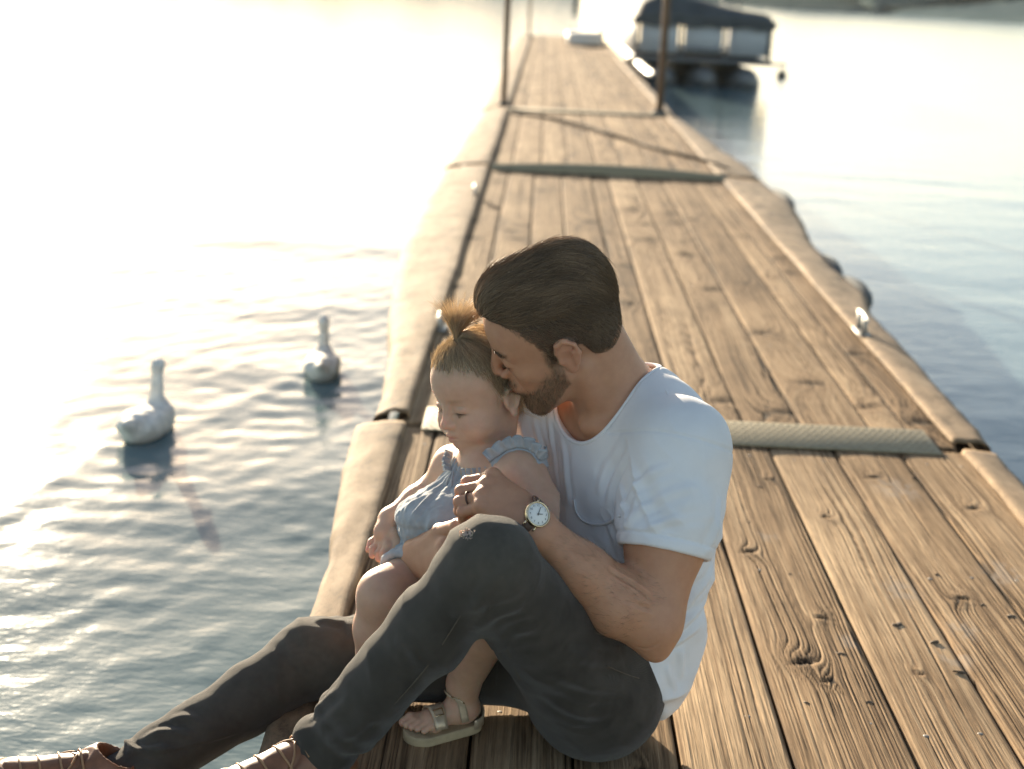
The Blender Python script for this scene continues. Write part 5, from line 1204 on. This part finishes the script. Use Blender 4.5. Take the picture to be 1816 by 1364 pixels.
def ruffle(path, wdt, out, name, waves, amp=.005):
    path = np.asarray(path, float); n_ = 90; t = np.linspace(0, len(path)-1, n_); c_ = np.stack([np.interp(t, range(len(path)), path[:, k]) for k in range(3)], -1)
    for _ in range(6): c_[1:-1] = (c_[:-2]+c_[2:]+2*c_[1:-1])/4
    tg = np.gradient(c_, axis=0); tg /= np.linalg.norm(tg, axis=1)[:, None]; o_ = np.asarray(out, float); o_ = np.broadcast_to(o_, c_.shape); o_ = o_-tg*(o_*tg).sum(1)[:, None]; o_ /= np.linalg.norm(o_, axis=1)[:, None]
    b_ = np.cross(tg, o_); u = np.linspace(0, 1, n_); rws = []
    for q in np.linspace(0, 1, 6): rws.append(c_+o_*(wdt*q)[..., None]*np.ones((n_, 1))+b_*(amp*q*np.sin(u*waves*2*PI+.8*np.sin(u*17)))[:, None]+tg*(amp*.5*q*np.cos(u*waves*2*PI))[:, None])
    m_ = MB(); m_.grid(np.stack(rws, 0)); o = m_.build(name, M['dress'], rom, True); md = o.modifiers.new('t', 'SOLIDIFY'); md.thickness = .0012; return o
pr_ = [fk.hit(x, y) for x, y in ((872, 822), (886, 812), (902, 802), (918, 798), (934, 800), (946, 808), (954, 820))]; pr_ = np.array([q for q in pr_ if q is not None])
pr_ = pr_+fk.grad(pr_)*.004; pr_ = np.r_[pr_, [pr_[-1]+V3(.012, .03, -.006)]]
ruffle(pr_, .020, np.array([UP*.9-FW*.35]), 'shoulder_ruffle', 8, .006); ruffle(pr_, .012, np.array([-UP*.8-FW*.3]), 'strap', 5, .002)
pl_ = [fk.hit(x, y) for x, y in ((806, 838), (802, 822), (806, 806))]; pl_ = np.array([q for q in pl_ if q is not None])
if len(pl_) > 1: ruffle(pl_+fk.grad(pl_)*.004, .014, np.array([-RT*.7-FW*.5]), 'shoulder_ruffle', 5, .004)
ncp = [knb+ktf*.046*math.cos(a)+klat*.050*math.sin(a)-kup*(.014+.018*math.cos(a)) for a in np.linspace(-1.5, 1.5, 9)]
ruffle(ncp, .014, np.array([kup*1.0+ktf*.2]), 'neck_ruffle', 13, .0035)
k0 = kch+ktf*.068+kup*.050
for sx_ in (1, -1):
    m_ = MB(); m_.tube([k0+klat*.001*sx_, k0+klat*.006*sx_-kup*.018+ktf*.006, k0+klat*.009*sx_-kup*.042+ktf*.007], .0017, 6); m_.build('neck_tie', M['dress'], rom, True)

# sandals
def sandal(fr, sg):
    f_ = Field(fr.T-.16, fr.T+.17, .0028)
    def so(x, y, z):
        px, py, pz = x-fr.T[0], y-fr.T[1], z-fr.T[2]; a, b, c = [fr.R[i, 0]*px+fr.R[i, 1]*py+fr.R[i, 2]*pz for i in range(3)]
        t = np.clip((a-.022)/.078, 0, 1); d2 = np.sqrt((a-.022-t*.078)**2+b*b)-(.026+t*.0075); return np.maximum(d2, np.abs(c-.0055)-.0085)
    f_.add((fr.T-.15, fr.T+.15, so), .004); v, q = f_.mesh(); sl_ = mesh_np('sandal', v, q, M['sandalsole'], kid); sl_['label'] = 'gold leather child\'s sandal with two buckled straps'
    def band(x0, x1, z0, tilt, nm, wdt, yr):
        rws = []
        for w_ in np.linspace(-wdt, wdt, 5):
            row = []
            for q in np.linspace(-1.35, 1.35, 17): row.append(fr.w(x0+w_+tilt*math.cos(q), yr*math.sin(q)*1.0, z0*math.cos(q)*1.0+.012))
            rws.append(row)
        X_ = np.array(rws); sh = X_.shape; p_ = X_.reshape(-1, 3); d_ = fk.sample(p_); p_ = p_-fk.grad(p_)*(np.clip(d_, -.02, .008)-.0022)[:, None]; m_ = MB(); m_.grid(p_.reshape(sh)); o = m_.build(nm, M['sandal'], sl_, True); md = o.modifiers.new('t', 'SOLIDIFY'); md.thickness = .0022; return p_.reshape(sh)
    b1_ = band(.078, 0, .045, .004, 'front_strap', .012, .036); b2_ = band(.036, 0, .062, .012, 'ankle_strap', .0070, .036)
    hq = []
    for z_ in (.008, .020, .034): hq.append([fr.w(.022-.030*math.cos(q), .027*math.sin(q), z_-.010*abs(math.sin(q))*(z_ > .03)) for q in np.linspace(-1.5, 1.5, 15)])
    m_ = MB(); m_.grid(np.array(hq)); o = m_.build('heel_counter', M['sandal'], sl_, True); md = o.modifiers.new('t', 'SOLIDIFY'); md.thickness = .002
    for bb, j in ((b1_, 11), (b2_, 11)):
        c_ = bb[2, j]; e1 = unit(bb[2, j+1]-bb[2, j-1]); e2 = unit(bb[4, j]-bb[0, j]); nn = unit(np.cross(e1, e2)); nn = nn if nn[2] > 0 or nn[1] < 0 else -nn
        hw = np.linalg.norm(bb[4, j]-bb[0, j])/2*1.05; hw = min(hw, .008)
        m_ = MB(); m_.tube([c_+nn*.002+e1*a*.0055+e2*b*hw for a, b in ((-1, -1), (1, -1), (1, 1), (-1, 1), (-1, -1))], .0011, 6); m_.build('buckle', M['gold'], sl_, True)
sandal(feet[0], 1); sandal(feet[1], -1)
